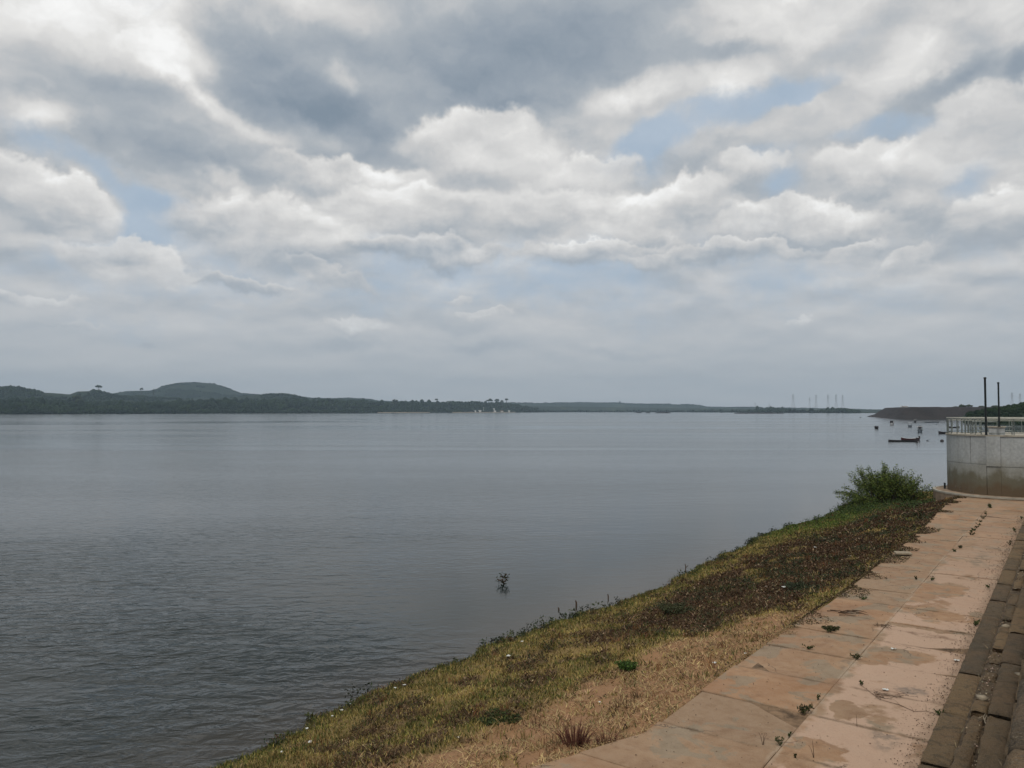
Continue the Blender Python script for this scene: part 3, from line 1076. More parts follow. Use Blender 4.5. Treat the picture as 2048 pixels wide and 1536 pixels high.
def shore_v(u):
    return VS + .35 * np.sin(np.asarray(u) * .22 + 1.0) + (fbm(np.asarray(u) / 3.0, 0 * np.asarray(u) + 3, 3) - .5) * .9 + (fbm(np.asarray(u) * 1.6, 0 * np.asarray(u) + 9, 3) - .5) * .45 + ss((np.asarray(u) - 66) / 16) * 13


def edge_v(u):
    """left edge of the path"""
    u = np.asarray(u, float)
    return np.where(u < 12.6, -6.28 - .40 * (12.6 - u), -6.28 + .35 * ss((u - 16) / 12) - .35 * ss((u - 40) / 12))


def bank_z(u, v):
    u = np.asarray(u, float)
    v = np.asarray(v, float)
    sv = shore_v(u)
    ev = edge_v(u) + .1
    t = (v - sv) / np.maximum(ev - sv, .5)
    z = np.where(t < 0, (v - sv) * .16, 1.66 * np.clip(t, 0, 1) ** .92)
    z = z + (fbm(u * .8, v * .8, 4) - .5) * .26 * np.clip(t * 5, 0, 1) * np.clip((1 - t) * 5, 0, 1)
    z = z + (fbm(u * 2.6, v * 2.6, 4) - .5) * .16 * np.clip((1 - t) * 8, 0, 1)
    z = z - .55 * np.exp(-((u - 62.0) / 3.2) ** 2 - ((v + 8.4) / 1.3) ** 2)
    return np.where(t > 1, 1.64, z)


def poly_mask(poly, u, v, soft=.5):
    """signed softness of being inside a convex-ish polygon given in (u, v)"""
    inside = np.zeros(np.shape(u), bool)
    n = len(poly)
    dmin = np.full(np.shape(u), 1e9)
    for i in range(n):
        (x0, y0), (x1, y1) = poly[i], poly[(i + 1) % n]
        cond = ((y0 > v) != (y1 > v)) & (u < (x1 - x0) * (v - y0) / ((y1 - y0) + 1e-12) + x0)
        inside ^= cond
        ex, ey = x1 - x0, y1 - y0
        t = np.clip(((u - x0) * ex + (v - y0) * ey) / (ex * ex + ey * ey), 0, 1)
        dmin = np.minimum(dmin, np.hypot(u - x0 - t * ex, v - y0 - t * ey))
    return ss(.5 + np.where(inside, dmin, -dmin) / (2 * soft))


BROWN = [(18.5, -11.6), (22, -12.6), (29, -12.6), (39, -12.4), (50, -10.8), (60, -9.2), (64, -7.5), (56, -6.3), (40, -6.1), (31, -6.1), (27, -6.5), (24.5, -7.2), (22.2, -8.4), (20.5, -9.6)]
STRAW = [(18.6, -9.0), (21, -8.6), (23.6, -6.9), (24.5, -5.8), (10, -5.8), (7, -7), (7, -11), (9.5, -10.4), (11, -9.7), (14, -9.5), (16, -9.2)]
DKGR = [(9, -11.6), (12.6, -10.9), (15.2, -10.1), (18.4, -9.6), (18.4, -10.6), (15, -11.6), (12, -12.2)]


def zones(u, v):
    w = (fbm(u * .55 + 40, v * .8, 4) - .5) * 2.6
    w2 = (fbm(u * .7 + 90, v * .9 + 7, 4) - .5) * 2.2
    br = poly_mask(BROWN, u + w * 1.1, v + w2 * .7, .6) * ss((fbm(u * .8 + 11, v * 1.1, 4) - .22) / .14)
    st = poly_mask(STRAW, u + w * .6, v + w2 * .45, .35)
    dk = poly_mask(DKGR, u + w * .5, v + w2 * .3, .4) * ss((fbm(u * 1.9 + 5, v * 2.3, 4) - .38) / .12)
    sv = shore_v(u)
    edge = np.exp(-np.maximum(v - sv, 0) / 1.1)
    far = ss((u - 38) / 12) * ss((v + 9.5) / -2.5)
    clump = ss((fbm(u * 1.1, v * 1.6 + 50, 5) - .49) / .09)
    gr = np.clip(np.maximum(np.maximum(edge * .9, far), np.maximum(dk * .6, clump * .42)), 0, 1)
    bclump = ss((fbm(u * 1.3 + 70, v * 1.9 + 20, 4) - .54) / .08) * .75
    br = np.clip(np.maximum(br, bclump), 0, 1) * (1 - far * .8)
    st = st * (1 - dk)
    return br * (1 - st * .8), gr * (1 - br * .75) * (1 - st * .9), st * (1 - br * .4)


ug = np.concatenate([np.arange(2, 40, .16), np.arange(40, 92, .4)])
vg = np.concatenate([np.arange(-22, -15.2, .5), np.arange(-15.2, -5.8, .16), np.array([-5.0, -3.5, -1.5, 1.0, 4.0])])
UG, VG = np.meshgrid(ug, vg)
ZG = bank_z(UG, VG)
ZG = np.where(UG > 84, ZG - (UG - 84) * .3, ZG)
wx, wy = UG * SA + VG * CA, UG * CA - VG * SA
zr, zg_, zb = zones(UG, VG)
ny, nx = UG.shape
idx = np.arange(nx * ny).reshape(ny, nx)
quads = np.stack([idx[:-1, :-1], idx[:-1, 1:], idx[1:, 1:], idx[1:, :-1]], -1).reshape(-1, 4)
me = np_mesh('ground', np.stack([wx, wy, ZG], -1).reshape(-1, 3), quads, np.stack([zr, zg_, zb], -1).reshape(-1, 3), 'zone')
tag(link('ground', me, M_soil, smooth=True), kind='structure')


def blades(u, v, z, h, w, lean, col, name, label, cat):
    """one slender leaf per entry; lean 0 upright, 1 lying"""
    n = len(u)
    x, y = u * SA + v * CA, u * CA - v * SA
    a = rng.random(n) * 6.283
    b_ = rng.random(n) * 6.283
    dx, dy = np.cos(a) * h * lean, np.sin(a) * h * lean
    dz = h * np.sqrt(np.maximum(.02, 1 - np.minimum(lean, .99) ** 2))
    wx_, wy_ = np.cos(b_) * w / 2, np.sin(b_) * w / 2
    c0 = np.stack([x, y, z - .01], -1)
    off_ = np.stack([wx_, wy_, 0 * wx_], -1)
    mid = c0 + np.stack([dx * .45, dy * .45, dz * .6], -1)
    tip = c0 + np.stack([dx, dy, dz * .95], -1)
    V = np.stack([c0 - off_, c0 + off_, mid + off_ * .8, tip, mid - off_ * .8], 1).reshape(-1, 3)
    b5 = np.arange(n) * 5
    Q = np.stack([b5, b5 + 1, b5 + 2, b5 + 4], -1)
    T = np.stack([b5 + 4, b5 + 2, b5 + 3, b5 + 3], -1)
    # tips as separate triangles: use triangles only
    T1 = np.stack([b5, b5 + 1, b5 + 2], -1)
    T2 = np.stack([b5, b5 + 2, b5 + 4], -1)
    T3 = np.stack([b5 + 4, b5 + 2, b5 + 3], -1)
    Fc = np.concatenate([T1, T2, T3])
    col = np.clip(col * (.52 + .96 * fbm(u * .75 + 13, v * 1.0 + 77, 4))[:, None] * np.array([[1, 1, 1]]), 0, 1)
    me = np_mesh(name, V, Fc, np.repeat(col, 5, 0))
    return tag(link(name, me, M_blade), label, cat, kind='stuff')


def jit(c, n, k=.3):
    c = np.array(c)[None]
    return np.clip(c * (1 + (rng.random((n, 1)) - .5) * 2 * k) * (1 + (rng.random((n, 3)) - .5) * .2), 0, 1)


def scatter(n):
    """denser near, sparser far"""
    u = 4 + 66 * rng.random(n) ** 1.7
    v = rng.uniform(-15.2, -6.0, n)
    sv = shore_v(u)
    ok = (v > sv - .05) & (v < edge_v(u) + .12 * (rng.random(n) ** 2) + .03)
    return u[ok], v[ok]


u, v = scatter(330000)
br, gr, st = zones(u, v)
pick = rng.random(len(u))
z = bank_z(u, v)
tuft = fbm(u * 3.3, v * 3.3 + 9, 3)
G_ = pick < gr * .9
B_ = (~G_) & (rng.random(len(u)) < br)
S_ = (~G_) & (~B_) & (rng.random(len(u)) < st)
O_ = ~(G_ | B_ | S_)


def sub(mask, frac=1.0):
    mm = mask & (rng.random(len(u)) < frac)
    return u[mm], v[mm], z[mm], tuft[mm], mm


a_, b_2, c_, t_, mm = sub(G_)
k = len(a_)
gc = np.where(rng.random((k, 1)) < .7, jit((.065, .078, .018), k, .5), jit((.17, .155, .04), k))
gc = gc * (1 + .5 * ss((a_ - 38) / 12)[:, None] * np.array([[-.3, .25, -.3]]))
blades(a_, b_2, c_, (.05 + .10 * rng.random(k)) * (.6 + t_), .012 + .0006 * a_, rng.uniform(.2, .9, k), gc, 'green_grass', 'short green grass along the waterline and in clumps on the bank', 'grass')
a_, b_2, c_, t_, mm = sub(O_)
k = len(a_)
oc = np.where(rng.random((k, 1)) < .5, jit((.21, .165, .045), k, .45), jit((.33, .245, .09), k, .4))
blades(a_, b_2, c_, (.04 + .08 * rng.random(k)) * (.6 + t_), .010 + .0006 * a_, rng.uniform(.3, .97, k), oc, 'yellowed_grass', 'yellowish half dry grass covering the sloping river bank', 'grass')
a_, b_2, c_, t_, mm = sub(B_)
k = len(a_)
bc = np.where(rng.random((k, 1)) < .72, jit((.062, .034, .016), k, .55), np.where(rng.random((k, 1)) < .5, jit((.06, .06, .022), k, .4), jit((.30, .21, .12), k, .4)))
blades(a_, b_2, c_, (.05 + .20 * rng.random(k) ** 1.6) * (.25 + 1.5 * t_ ** 1.5), .014 + .0007 * a_, rng.uniform(.45, .99, k) ** .6, bc, 'dead_weeds', 'dark brown withered weeds in a broad mass beside the slab path', 'weeds')
LW = rng.random(len(a_)) < .5
la, lv, lz = a_[LW], b_2[LW], c_[LW]
k2 = len(la)
patchy = fbm(la * .6 + 20, lv * .9 + 31, 3)
lc = np.where((patchy > .55)[:, None] & (rng.random((k2, 1)) < .75), jit((.03, .042, .018), k2, .4),
              np.where(rng.random((k2, 1)) < .06, jit((.30, .23, .15), k2, .4), jit((.066, .036, .018), k2, .55)))
C = np.stack([la * SA + lv * CA, la * CA - lv * SA, lz + rng.random(k2) * .2 * (.2 + 1.4 * t_[LW] ** 1.5)], -1)
V, Fc, cc_ = leaf_cards(C, .018 + .0011 * la, lc, flat=.2)
tag(link('withered_leaves', np_mesh('withered_leaves', V, Fc, cc_), M_blade), 'curled brown and dull green leaves in the withered mass on the bank', 'leaves', kind='stuff')
a_, b_2, c_, t_, mm = sub(S_ & (fbm(u * 1.7, v * 2.1, 4) > .36), .8)
k = len(a_)
sc2 = np.where(rng.random((k, 1)) < .65, jit((.40, .29, .14), k, .4), jit((.15, .09, .04), k, .5))
blades(a_, b_2, c_, .06 + .16 * rng.random(k) ** 1.5, .009 + .0004 * a_, rng.uniform(.8, .99, k), sc2, 'straw', 'pale dry straw lying over bare earth next to the path', 'straw')

# soil, dead leaves and runners creeping over the edge of the slabs
k = 26000
cu_ = 9 + 50 * rng.random(k) ** 1.2
reach = np.clip((fbm(cu_ * .9 + 5, cu_ * 0 + 2, 4) - .44) * 3.2, .03, .8) * np.where(cu_ > 19, 1, .35)
cv_ = edge_v(cu_) - .05 + rng.random(k) ** 1.8 * reach
ct = np.where(rng.random((k, 1)) < .7, jit((.06, .035, .018), k, .5), np.where(rng.random((k, 1)) < .6, jit((.07, .075, .025), k, .4), jit((.30, .22, .12), k, .4)))
C = np.stack([cu_ * SA + cv_ * CA, cu_ * CA - cv_ * SA, ZP + .012 + .04 * rng.random(k) ** 2], -1)
thin_out = (cu_ > 20) | (rng.random(k) < .16)
C, cu_, ct = C[thin_out], cu_[thin_out], ct[thin_out]
ct = np.where((cu_ < 21)[:, None], jit((.30, .21, .11), len(cu_), .4), ct)
V, Fc, cc_ = leaf_cards(C, .012 + .0008 * cu_, ct, flat=.75)
tag(link('edge_litter', np_mesh('edge_litter', V, Fc, cc_), M_blade), 'dead leaves and soil creeping over the left edge of the slabs', 'leaf litter', kind='stuff')

# taller dry stalks in loose tufts over the bank
k = 420
tu = 7 + 58 * rng.random(k) ** 1.4
tv = rng.uniform(-14.3, -6.5, k)
ok = (tv > shore_v(tu) + .2) & (tv < edge_v(tu) - .1)
tu, tv = np.repeat(tu[ok], 22), np.repeat(tv[ok], 22)
rad = np.repeat(rng.uniform(.04, .22, ok.sum()), 22)
hh2 = np.repeat(rng.uniform(.10, .34, ok.sum()), 22) * rng.uniform(.4, 1.1, len(tu))
tcol = np.repeat(np.array([(.20, .09, .04), (.10, .06, .03), (.30, .22, .09), (.09, .10, .03)])[rng.integers(0, 4, ok.sum())], 22, 0)
tu = tu + rng.normal(0, 1, len(tu)) * rad
tv = tv + rng.normal(0, 1, len(tv)) * rad
tv = np.minimum(tv, edge_v(tu) - .03)
blades(tu, tv, bank_z(tu, tv), hh2, .008 + .0004 * tu, rng.uniform(.05, .75, len(tu)), np.clip(tcol * rng.uniform(.6, 1.4, (len(tu), 1)), 0, 1), 'tall_stalks', 'loose tufts of taller reddish and yellow stalks over the bank', 'stalks')

# fringe of small leafy plants standing at and in the water's edge
n = 620
uu_ = np.sort(8 + 60 * rng.random(n) ** 1.2)
cl = ss((fbm(uu_ * .5, uu_ * 0 + 60, 3) - .42) / .15)
ok = rng.random(n) < cl * .55 + .08
uu_ = uu_[ok]
vv_ = shore_v(uu_) + rng.normal(.08, .16, len(uu_))
C = []
cols_ = []
for a, c in zip(uu_, vv_):
    x, y, _ = P(a, c, 0)
    hgt_ = random.uniform(.08, .34)
    k = random.randint(14, 34)
    zz0 = max(0, float(bank_z(a, c)))
    q = np.stack([x + rng.normal(0, .05 + hgt_ * .14, k), y + rng.normal(0, .05 + hgt_ * .14, k), zz0 + rng.random(k) * hgt_], -1)
    C.append(q)
    cols_.append(jit(random.choice([(.03, .045, .018), (.05, .06, .022), (.025, .03, .018)]), k))
C = np.concatenate(C)
cols_ = np.concatenate(cols_)
V, Fc, cc_ = leaf_cards(C, np.full(len(C), .06), cols_)
tag(link('waterside_plants', np_mesh('waterside_plants', V, Fc, cc_), M_blade), 'low dark leafy growth fringing the water along the bank', 'plants', kind='stuff')

# ------------------------------------------------------------------ path of large slabs

path = empty('path', P(10, -4, ZP))
tag(path, kind='structure')
path_inv = Matrix.Translation(-Vector(path.location))


def slab_mesh(poly, z, th, tilt=(0, 0), bev=.012, curved=False):
    """poly: (u, v) corners of a slab; chamfered top"""
    n = len(poly)
    cu = sum(p_[0] for p_ in poly) / n
    cv = sum(p_[1] for p_ in poly) / n
    ins = [((p_[0] - cu) * (1 - bev / 1.0) + cu, (p_[1] - cv) * (1 - bev / 1.0) + cv) for p_ in poly]
    V = []
    UVs = []
    o = Vector(path.location)
    for ring_, dz in ((poly, -th), (poly, -bev), (ins, 0)):
        for (a, c) in ring_:
            zz0 = z + dz + (a - cu) * tilt[0] + (c - cv) * tilt[1]
            V.append(Vector(P(a, c, zz0)) - o)
            UVs.append((a, c))
    Fc = []
    for r_ in (0, 1):
        for i in range(n):
            j = (i + 1) % n
            Fc.append((r_ * n + i, r_ * n + j, (r_ + 1) * n + j, (r_ + 1) * n + i))
    Fc.append(tuple(2 * n + i for i in range(n)))
    me = bpy.data.meshes.new('slab')
    me.from_pydata(V, [], Fc)
    ul = me.uv_layers.new(name='path')
    for lp in me.loops:
        ul.data[lp.index].uv = UVs[lp.vertex_index]
    me.update()
    return me


rs = random.Random(3)
STEP = 1.97
us = [13.22 + STEP * i for i in range(-4, 25)]
for i in range(len(us) - 1):
    for lane in (0, 1):
        g_ = (.007 + rs.random() * .011) * (1 if lane == 0 else .35)
        u0, u1 = us[i] + g_, us[i + 1] - g_
        if lane == 0:
            if u0 < 12.6 < u1:
                poly = [(u0, float(edge_v(u0))), (12.6, float(edge_v(12.6))), (u1, float(edge_v(u1))), (u1, -4.134), (u0, -4.134)]
            else:
                jj = rs.uniform(-.05, .05)
                poly = [(u0, float(edge_v(u0)) + jj), (u1, float(edge_v(u1)) + jj), (u1, -4.134), (u0, -4.134)]
        else:
            poly = [(u0, -4.126), (u1, -4.126), (u1, -2.11), (u0, -2.11)]
        poly = poly[::-1]
        o = link('slab', slab_mesh(poly, ZP + rs.uniform(-.014, .014), .14, (rs.uniform(-.007, .007), rs.uniform(-.006, .006))), M_slab, path)
m = MB()
o = Vector(path.location)
m.add([Vector(P(a, c, ZP - .016)) - o for a, c in ((5, -6.0), (60, -5.6), (60, -2.1), (5, -2.1))], [(0, 1, 2, 3), ])
M_joint = simple('joint_grit', (.17, .11, .065), .95, .6, 3, bumps=.01)
jf = m.build('joint_fill', M_joint, path)
# make sure slabs face up
for o in path.children:
    me = o.data
    if me.polygons[-1].normal.z < 0:
        me.flip_normals()

# ------------------------------------------------------------------ stone revetment on the right of the path
rev = empty('stone_revetment', P(14, -1.2, ZP))
tag(rev, 'stepped revetment of long weathered stone blocks rising on the right of the path', 'stone wall')


def rough_block(name, u0, u1, v0, v1, z0, z1, rough=.02, seed=0, mat=None, parent=None, rnd=.03):
    """block with rounded, chipped upper edges"""
    rr = random.Random(seed)
    par = parent or rev
    o = Vector(par.location)
    nu = max(4, int((u1 - u0) / (.12 if u0 < 26 else .5)))
    ph = rr.random() * 90
    bulge = lambda i_, j_: (float(fbm(np.float64(ph + i_ * (.45 if u0 < 26 else 1.2)), np.float64(ph + j_ * .8), 3)) - .5) * 3.2
    prof = [(v0, z0), (v0, z1 - rnd * 1.4), (v0 + rnd, z1 - rnd * .35), (v0 + (v1 - v0) * .3, z1), (v0 + (v1 - v0) * .7, z1), (v1 - rnd, z1 - rnd * .35), (v1, z1 - rnd * 1.4), (v1, z0)]
    V = []
    for i in range(nu + 1):
        t = i / nu
        a = u0 + (u1 - u0) * t
        e = rnd * 1.2 if i in (0, nu) else 0
        for j, (c, zz0) in enumerate(prof):
            k_ = rough if 0 < j < 7 else rough * .4
            V.append(Vector(P(a + (rr.uniform(-1, 1) * rough * .4), c + bulge(i, j + 30) * k_, zz0 - (e if 0 < j < 7 else 0) + bulge(i + 50, j) * k_ + rr.uniform(-.25, .25) * k_)) - o)
    m_ = len(prof)
    Fc = []
    for i in range(nu):
        for j in range(m_ - 1):
            Fc.append((i * m_ + j, i * m_ + j + 1, (i + 1) * m_ + j + 1, (i + 1) * m_ + j))
    Fc.append(tuple(range(m_)))
    Fc.append(tuple(range(nu * m_, (nu + 1) * m_))[::-1])
    me = bpy.data.meshes.new(name)
    me.from_pydata(V, [], Fc)
    me.update()
    return link(name, me, mat or M_stone, par, smooth=True)


# kerb joints measured along the path
ku = [6.0, 8.7, 11.35, 13.98]
while ku[-1] < 58:
    ku.append(ku[-1] + random.Random(len(ku)).uniform(2.45, 2.85))
for i in range(len(ku) - 1):
    rough_block('kerb_stone', ku[i] + .02, ku[i + 1] - .02, -2.08, -1.655, 1.5, 1.865 + random.uniform(-.015, .015), .012, i, rnd=.018)
# lower broken course
a = 6.0
i = 100
while a < 58:
    L = random.uniform(.7, 2.0)
    if random.random() < .82:
        rough_block('stone', a + .02, a + L - .02, -1.62 + random.uniform(0, .03), -1.31 - random.uniform(0, .08), 1.5, 1.97 + random.uniform(-.08, .05), .022, i, rnd=.03)
    a += L
    i += 1
for (v0, v1, z1, l0, l1, rg) in [(-1.27, -.90, 2.35, 2.2, 3.4, .022), (-.86, -.56, 2.66, 1.6, 2.8, .022), (-.53, -.30, 3.05, 1.6, 2.6, .02)]:
    a = 6.0 + random.random()
    while a < 56:
        L = random.uniform(l0, l1)
        rough_block('stone', a + .025, a + L - .025, v0 + random.uniform(-.015, .025), v1, 1.5, z1 + random.uniform(-.03, .03), rg, i, rnd=.022)
        a += L
        i += 1
m = MB()
for (v0, v1, zt) in [(-1.66, -1.26, 1.86), (-1.26, -.86, 2.16), (-.88, -.53, 2.5), (-.56, -.26, 2.9)]:
    m.add([Vector(P(a_0, c_0, z_0)) - Vector(rev.location) for a_0, c_0, z_0 in [(5, v0, 1.4), (58, v0, 1.4), (58, v1, 1.4), (5, v1, 1.4), (5, v0, zt), (58, v0, zt), (58, v1, zt), (5, v1, zt)]],
          [(4, 5, 6, 7), (0, 4, 7, 3), (1, 2, 6, 5), (0, 1, 5, 4), (3, 7, 6, 2)])
m.build('rubble_fill', M_mortar, rev)
# upper wall and promenade the photographer stands on
wallp = empty('retaining_wall', P(14, .1, 3))
tag(wallp, 'rough stone retaining wall rising above the revetment steps to the promenade', 'stone wall')
a = -6.0
for course in range(6):
    z0 = 3.0 + course * .48
    a = -6.0 + (course % 2) * .6
    while a < 56:
        L = 1.25
        rough_block('stone', a + .015, a + L - .015, -.29, .25, z0 + .01, z0 + .47, .012, i, parent=wallp, rnd=.03)
        a += L
        i += 1
m = MB()
pr = [P(-40, .27, 0), P(62, .27, 0), P(62, 60, 0), P(-40, 60, 0)]
m.add([(q[0], q[1], 5.86) for q in pr] + [(q[0], q[1], -2) for q in pr], [(0, 1, 2, 3), (0, 4, 5, 1), (1, 5, 6, 2), (2, 6, 7, 3), (3, 7, 4, 0)])
tag(m.build('promenade', M_plinth), kind='structure')

# ------------------------------------------------------------------ round intake tower at the end of the path
TX, TY = 34.75, 53.3
TR = 3.95
tw = empty('intake_tower', (TX, TY, 1.9))
tag(tw, 'round grey concrete tower with railed deck at the end of the slab path', 'tower')
FRONT = math.atan2(-TY, -TX)                 # direction from the tower towards the viewer


def ta(deg):
    """angle on the tower seen from the path: negative left, positive right"""
    return FRONT + R(deg)


DZ = 5.9 - 1.9
MB().ring(0, 0, .2, TR - .06, 0, DZ - .1, n=72).build('core', M_conc, tw, False)
edges = [-180, -148, -116, -84, -36.5, -21.2, -9.0, 24, 58, 92, 136, 180]
for i in range(len(edges) - 1):
    a0, a1 = edges[i], edges[i + 1]
    pil = (a0, a1) == (-21.2, -9.0)
    spl = 2.02 if a1 <= -21 else 1.9
    for (z0, z1) in ((.0, spl), (spl + .03, DZ - .1)):
        pr_ = .06 if pil and z0 > 1 else 0.0
        n = max(3, int((a1 - a0) / 3))
        g_ = .3 if (a0 in (-36.5,) and z0 > 1) or (a0 in (-21.2,) and z0 < 1) else .06
        h_ = .3 if (a1 in (-36.5,) and z0 > 1) or (a1 in (-21.2,) and z0 < 1) else .06
        m = MB()
        m.ring(0, 0, TR - .09, TR + pr_, z0, z1, ta(a0 + g_), ta(a1 - h_), n)
        m.build('wall_panel', M_conc, tw, False)
m = MB()
m.ring(0, 0, 1.0, TR + .06, DZ - .1 + .002, DZ, n=72)
m.ring(0, 0, 0.02, 1.0, DZ - .08, DZ - .003, n=24)
m.build('deck_slab', M_concp, tw)
# foundation ring
m = MB()
m.ring(0, 0, TR - .2, 4.85, -1.9, 0.0 - .005, n=72)
o = m.build('foundation_ring', M_plinth, tw)
bevel(o, .03, 2)
m = MB()
m.ring(0, 0, 4.70, 4.88, -.10, .012, n=72)
m.build('coping', M_concp, tw)
# railing
m = MB()
m.ring(0, 0, TR - .08, TR - .02, DZ + 1.07, DZ + 1.13, n=72)
m.build('top_rail', M_railtop, tw)
m = MB()
m.ring(0, 0, TR - .065, TR - .035, DZ + .93, DZ + .96, n=72)
m.build('mid_rail', M_railtop, tw)
m = MB()
m.ring(0, 0, TR - .065, TR - .035, DZ + .10, DZ + .13, n=72)
m.build('bottom_rail', M_steel, tw)
for k in range(32):
    a = -180 + k * 11.25 + 2
    if -14 < a < 0:
        continue
    t = ta(a)
    m = MB()
    m.tube([(math.cos(t) * (TR - .05), math.sin(t) * (TR - .05), DZ), (math.cos(t) * (TR - .05), math.sin(t) * (TR - .05), DZ + 1.07)], .03, 6)
    m.build('post', M_steel, tw)
# darker gate posts and diagonal braces inside the deck, seen through the railing
for j, (r_, a, w, h) in enumerate([(1.9, -100, .05, 1.0), (2.1, -88, .05, 1.0), (2.6, -96, .07, 1.04), (2.4, -72, .06, 1.0), (3.0, -80, .05, 1.02)]):
    t = ta(a)
    m = MB()
    m.tube([(math.cos(t) * r_, math.sin(t) * r_, DZ), (math.cos(t) * r_, math.sin(t) * r_, DZ + h)], w, 6)
    m.build('stanchion', M_steel, tw)
# vent block on the front of the deck
bx, by = math.cos(ta(-14)) * (TR - .55), math.sin(ta(-14)) * (TR - .55)
tangent = Vector((-math.sin(FRONT), math.cos(FRONT), 0))
radial = Vector((math.cos(FRONT), math.sin(FRONT), 0))


def obox(m, c, ht, hr, z0, z1):
    c = Vector(c)
    pts = [c + tangent * s * ht + radial * q * hr for s, q in ((-1, -1), (1, -1), (1, 1), (-1, 1))]
    V = [(p_.x, p_.y, z0) for p_ in pts] + [(p_.x, p_.y, z1) for p_ in pts]
    m.add(V, [(0, 3, 2, 1), (4, 5, 6, 7), (0, 1, 5, 4), (1, 2, 6, 5), (2, 3, 7, 6), (3, 0, 4, 7)])
    return m


o = obox(MB(), (bx, by, 0), .46, .4, DZ + .002, DZ + .5).build('gear_block', M_conc, tw)
o = obox(MB(), (bx, by, 0), .52, .46, DZ + .5, DZ + .57).build('block_cap', M_concp, tw)
m = MB()
for (z_, L0, L1) in ((.52, -1.5, .85), (.26, -1.5, .85), (.85, -1.4, .0)):
    c = Vector((bx, by, DZ + z_)) - radial * .55
    m.tube([c + tangent * L0, c + tangent * L1], .035, 6)
m.build('pipe_rack', M_steel, tw)
m = MB()
for L in (-1.5, -.9, .85):
    c = Vector((bx, by, DZ)) - radial * .55 + tangent * L
    m.tube([c, c + Vector((0, 0, .9))], .035, 6)
m.build('rack_posts', M_steel, tw)
obox(MB(), tuple(tangent * -4.1 + radial * .3), .06, .08, 0, .42).build('stub_post', M_dark, tw)


def tall_pole(px, ybase, ytop, depth, lab, rad):
    a, b_, c = ray(px, ybase)
    t = depth / b_
    x, y, z = a * t, depth, EYE + c * t
    a2, b2, c2 = ray(px, ytop)
    zt = EYE + c2 / b2 * depth
    o = empty('pole', (x, y, z))
    tag(o, lab, 'pole')
    L = zt - z
    MB().tube([(0, 0, 0), (0, 0, L)], rad, 12).build('shaft', M_dark, o)
    MB().tube([(0, 0, L), (0, 0, L + .03), (0, 0, L + .09)], [rad * 1.4, rad * 1.5, rad * 1.0], 12).build('cap', M_dark, o)
    MB().tube([(0, 0, -.002), (0, 0, .03)], rad * 1.7, 12).build('base_flange', M_dark, o)


tall_pole(1972.3, 870.3, 757, 50.15, 'taller and thicker black pole at the front rim of the tower deck', .066)
tall_pole(1998.5, 853.6, 767, 50.3, 'shorter, slimmer black pole standing on the concrete block of the tower', .053)
# scrawled marks on the stained foot of the tower
for (txt, deg, sz, zz0, rot) in [('A', -59, .32, .22, .05), ('G', -51, .36, .12, -.1), ('=', -44.5, .42, .22, .1), ('O', -38.2, .36, .05, .25)]:
    cu = bpy.data.curves.new('scrawl', 'FONT')
    cu.body = txt
    cu.size = sz
    cu.extrude = .004
    cu.offset = -.006
    o_ = bpy.data.objects.new('scrawl', cu)
    COL.objects.link(o_)
    bpy.context.view_layer.update()
    me = bpy.data.meshes.new_from_object(o_)
    bpy.data.objects.remove(o_)
    t = ta(deg)
    s_ = link('scrawled_mark', me, simple('chalk_' + 'paint', (.17, .14, .11), .9, .3, 8), tw)
    s_.location = (math.cos(t) * (TR + .012), math.sin(t) * (TR + .012), zz0)
    s_.rotation_euler = (math.pi / 2, rot, t + math.pi / 2)
# pale footbridge from the tower to the promenade
fb = empty('footbridge', (TX, TY, 5.9))
tag(fb, 'pale footbridge with panelled parapets joining the tower to the promenade', 'footbridge')
du = Vector((CA, -SA, 0))                     # +v direction
dn = Vector((SA, CA, 0))


def along(m, a0, a1, b0, b1, z0, z1):
    V = []
    for z_ in (z0, z1):
        for (a, c) in ((a0, b0), (a1, b0), (a1, b1), (a0, b1)):
            q = du * a + dn * c
            V.append((q.x, q.y, z_))
    m.add(V, [(0, 3, 2, 1), (4, 5, 6, 7), (0, 1, 5, 4), (1, 2, 6, 5), (2, 3, 7, 6), (3, 0, 4, 7)])
    return m


along(MB(), 4.02, 9.0, -.2, 2.2, -.25, -.01).build('deck', M_concp, fb)
for side in (-.2, 2.1):
    for k in range(7):
        a0 = 4.1 + k * .68
        along(MB(), a0 + .05, a0 + .60, side + .02, side + .08, .08, .92).build('panel', M_concp, fb)
        along(MB(), a0 - .04, a0 + .04, side, side + .1, 0, 1.0).build('post', M_steel, fb)
    along(MB(), 4.05, 9.0, side, side + .1, 1.0, 1.06).build('handrail', M_railtop, fb)

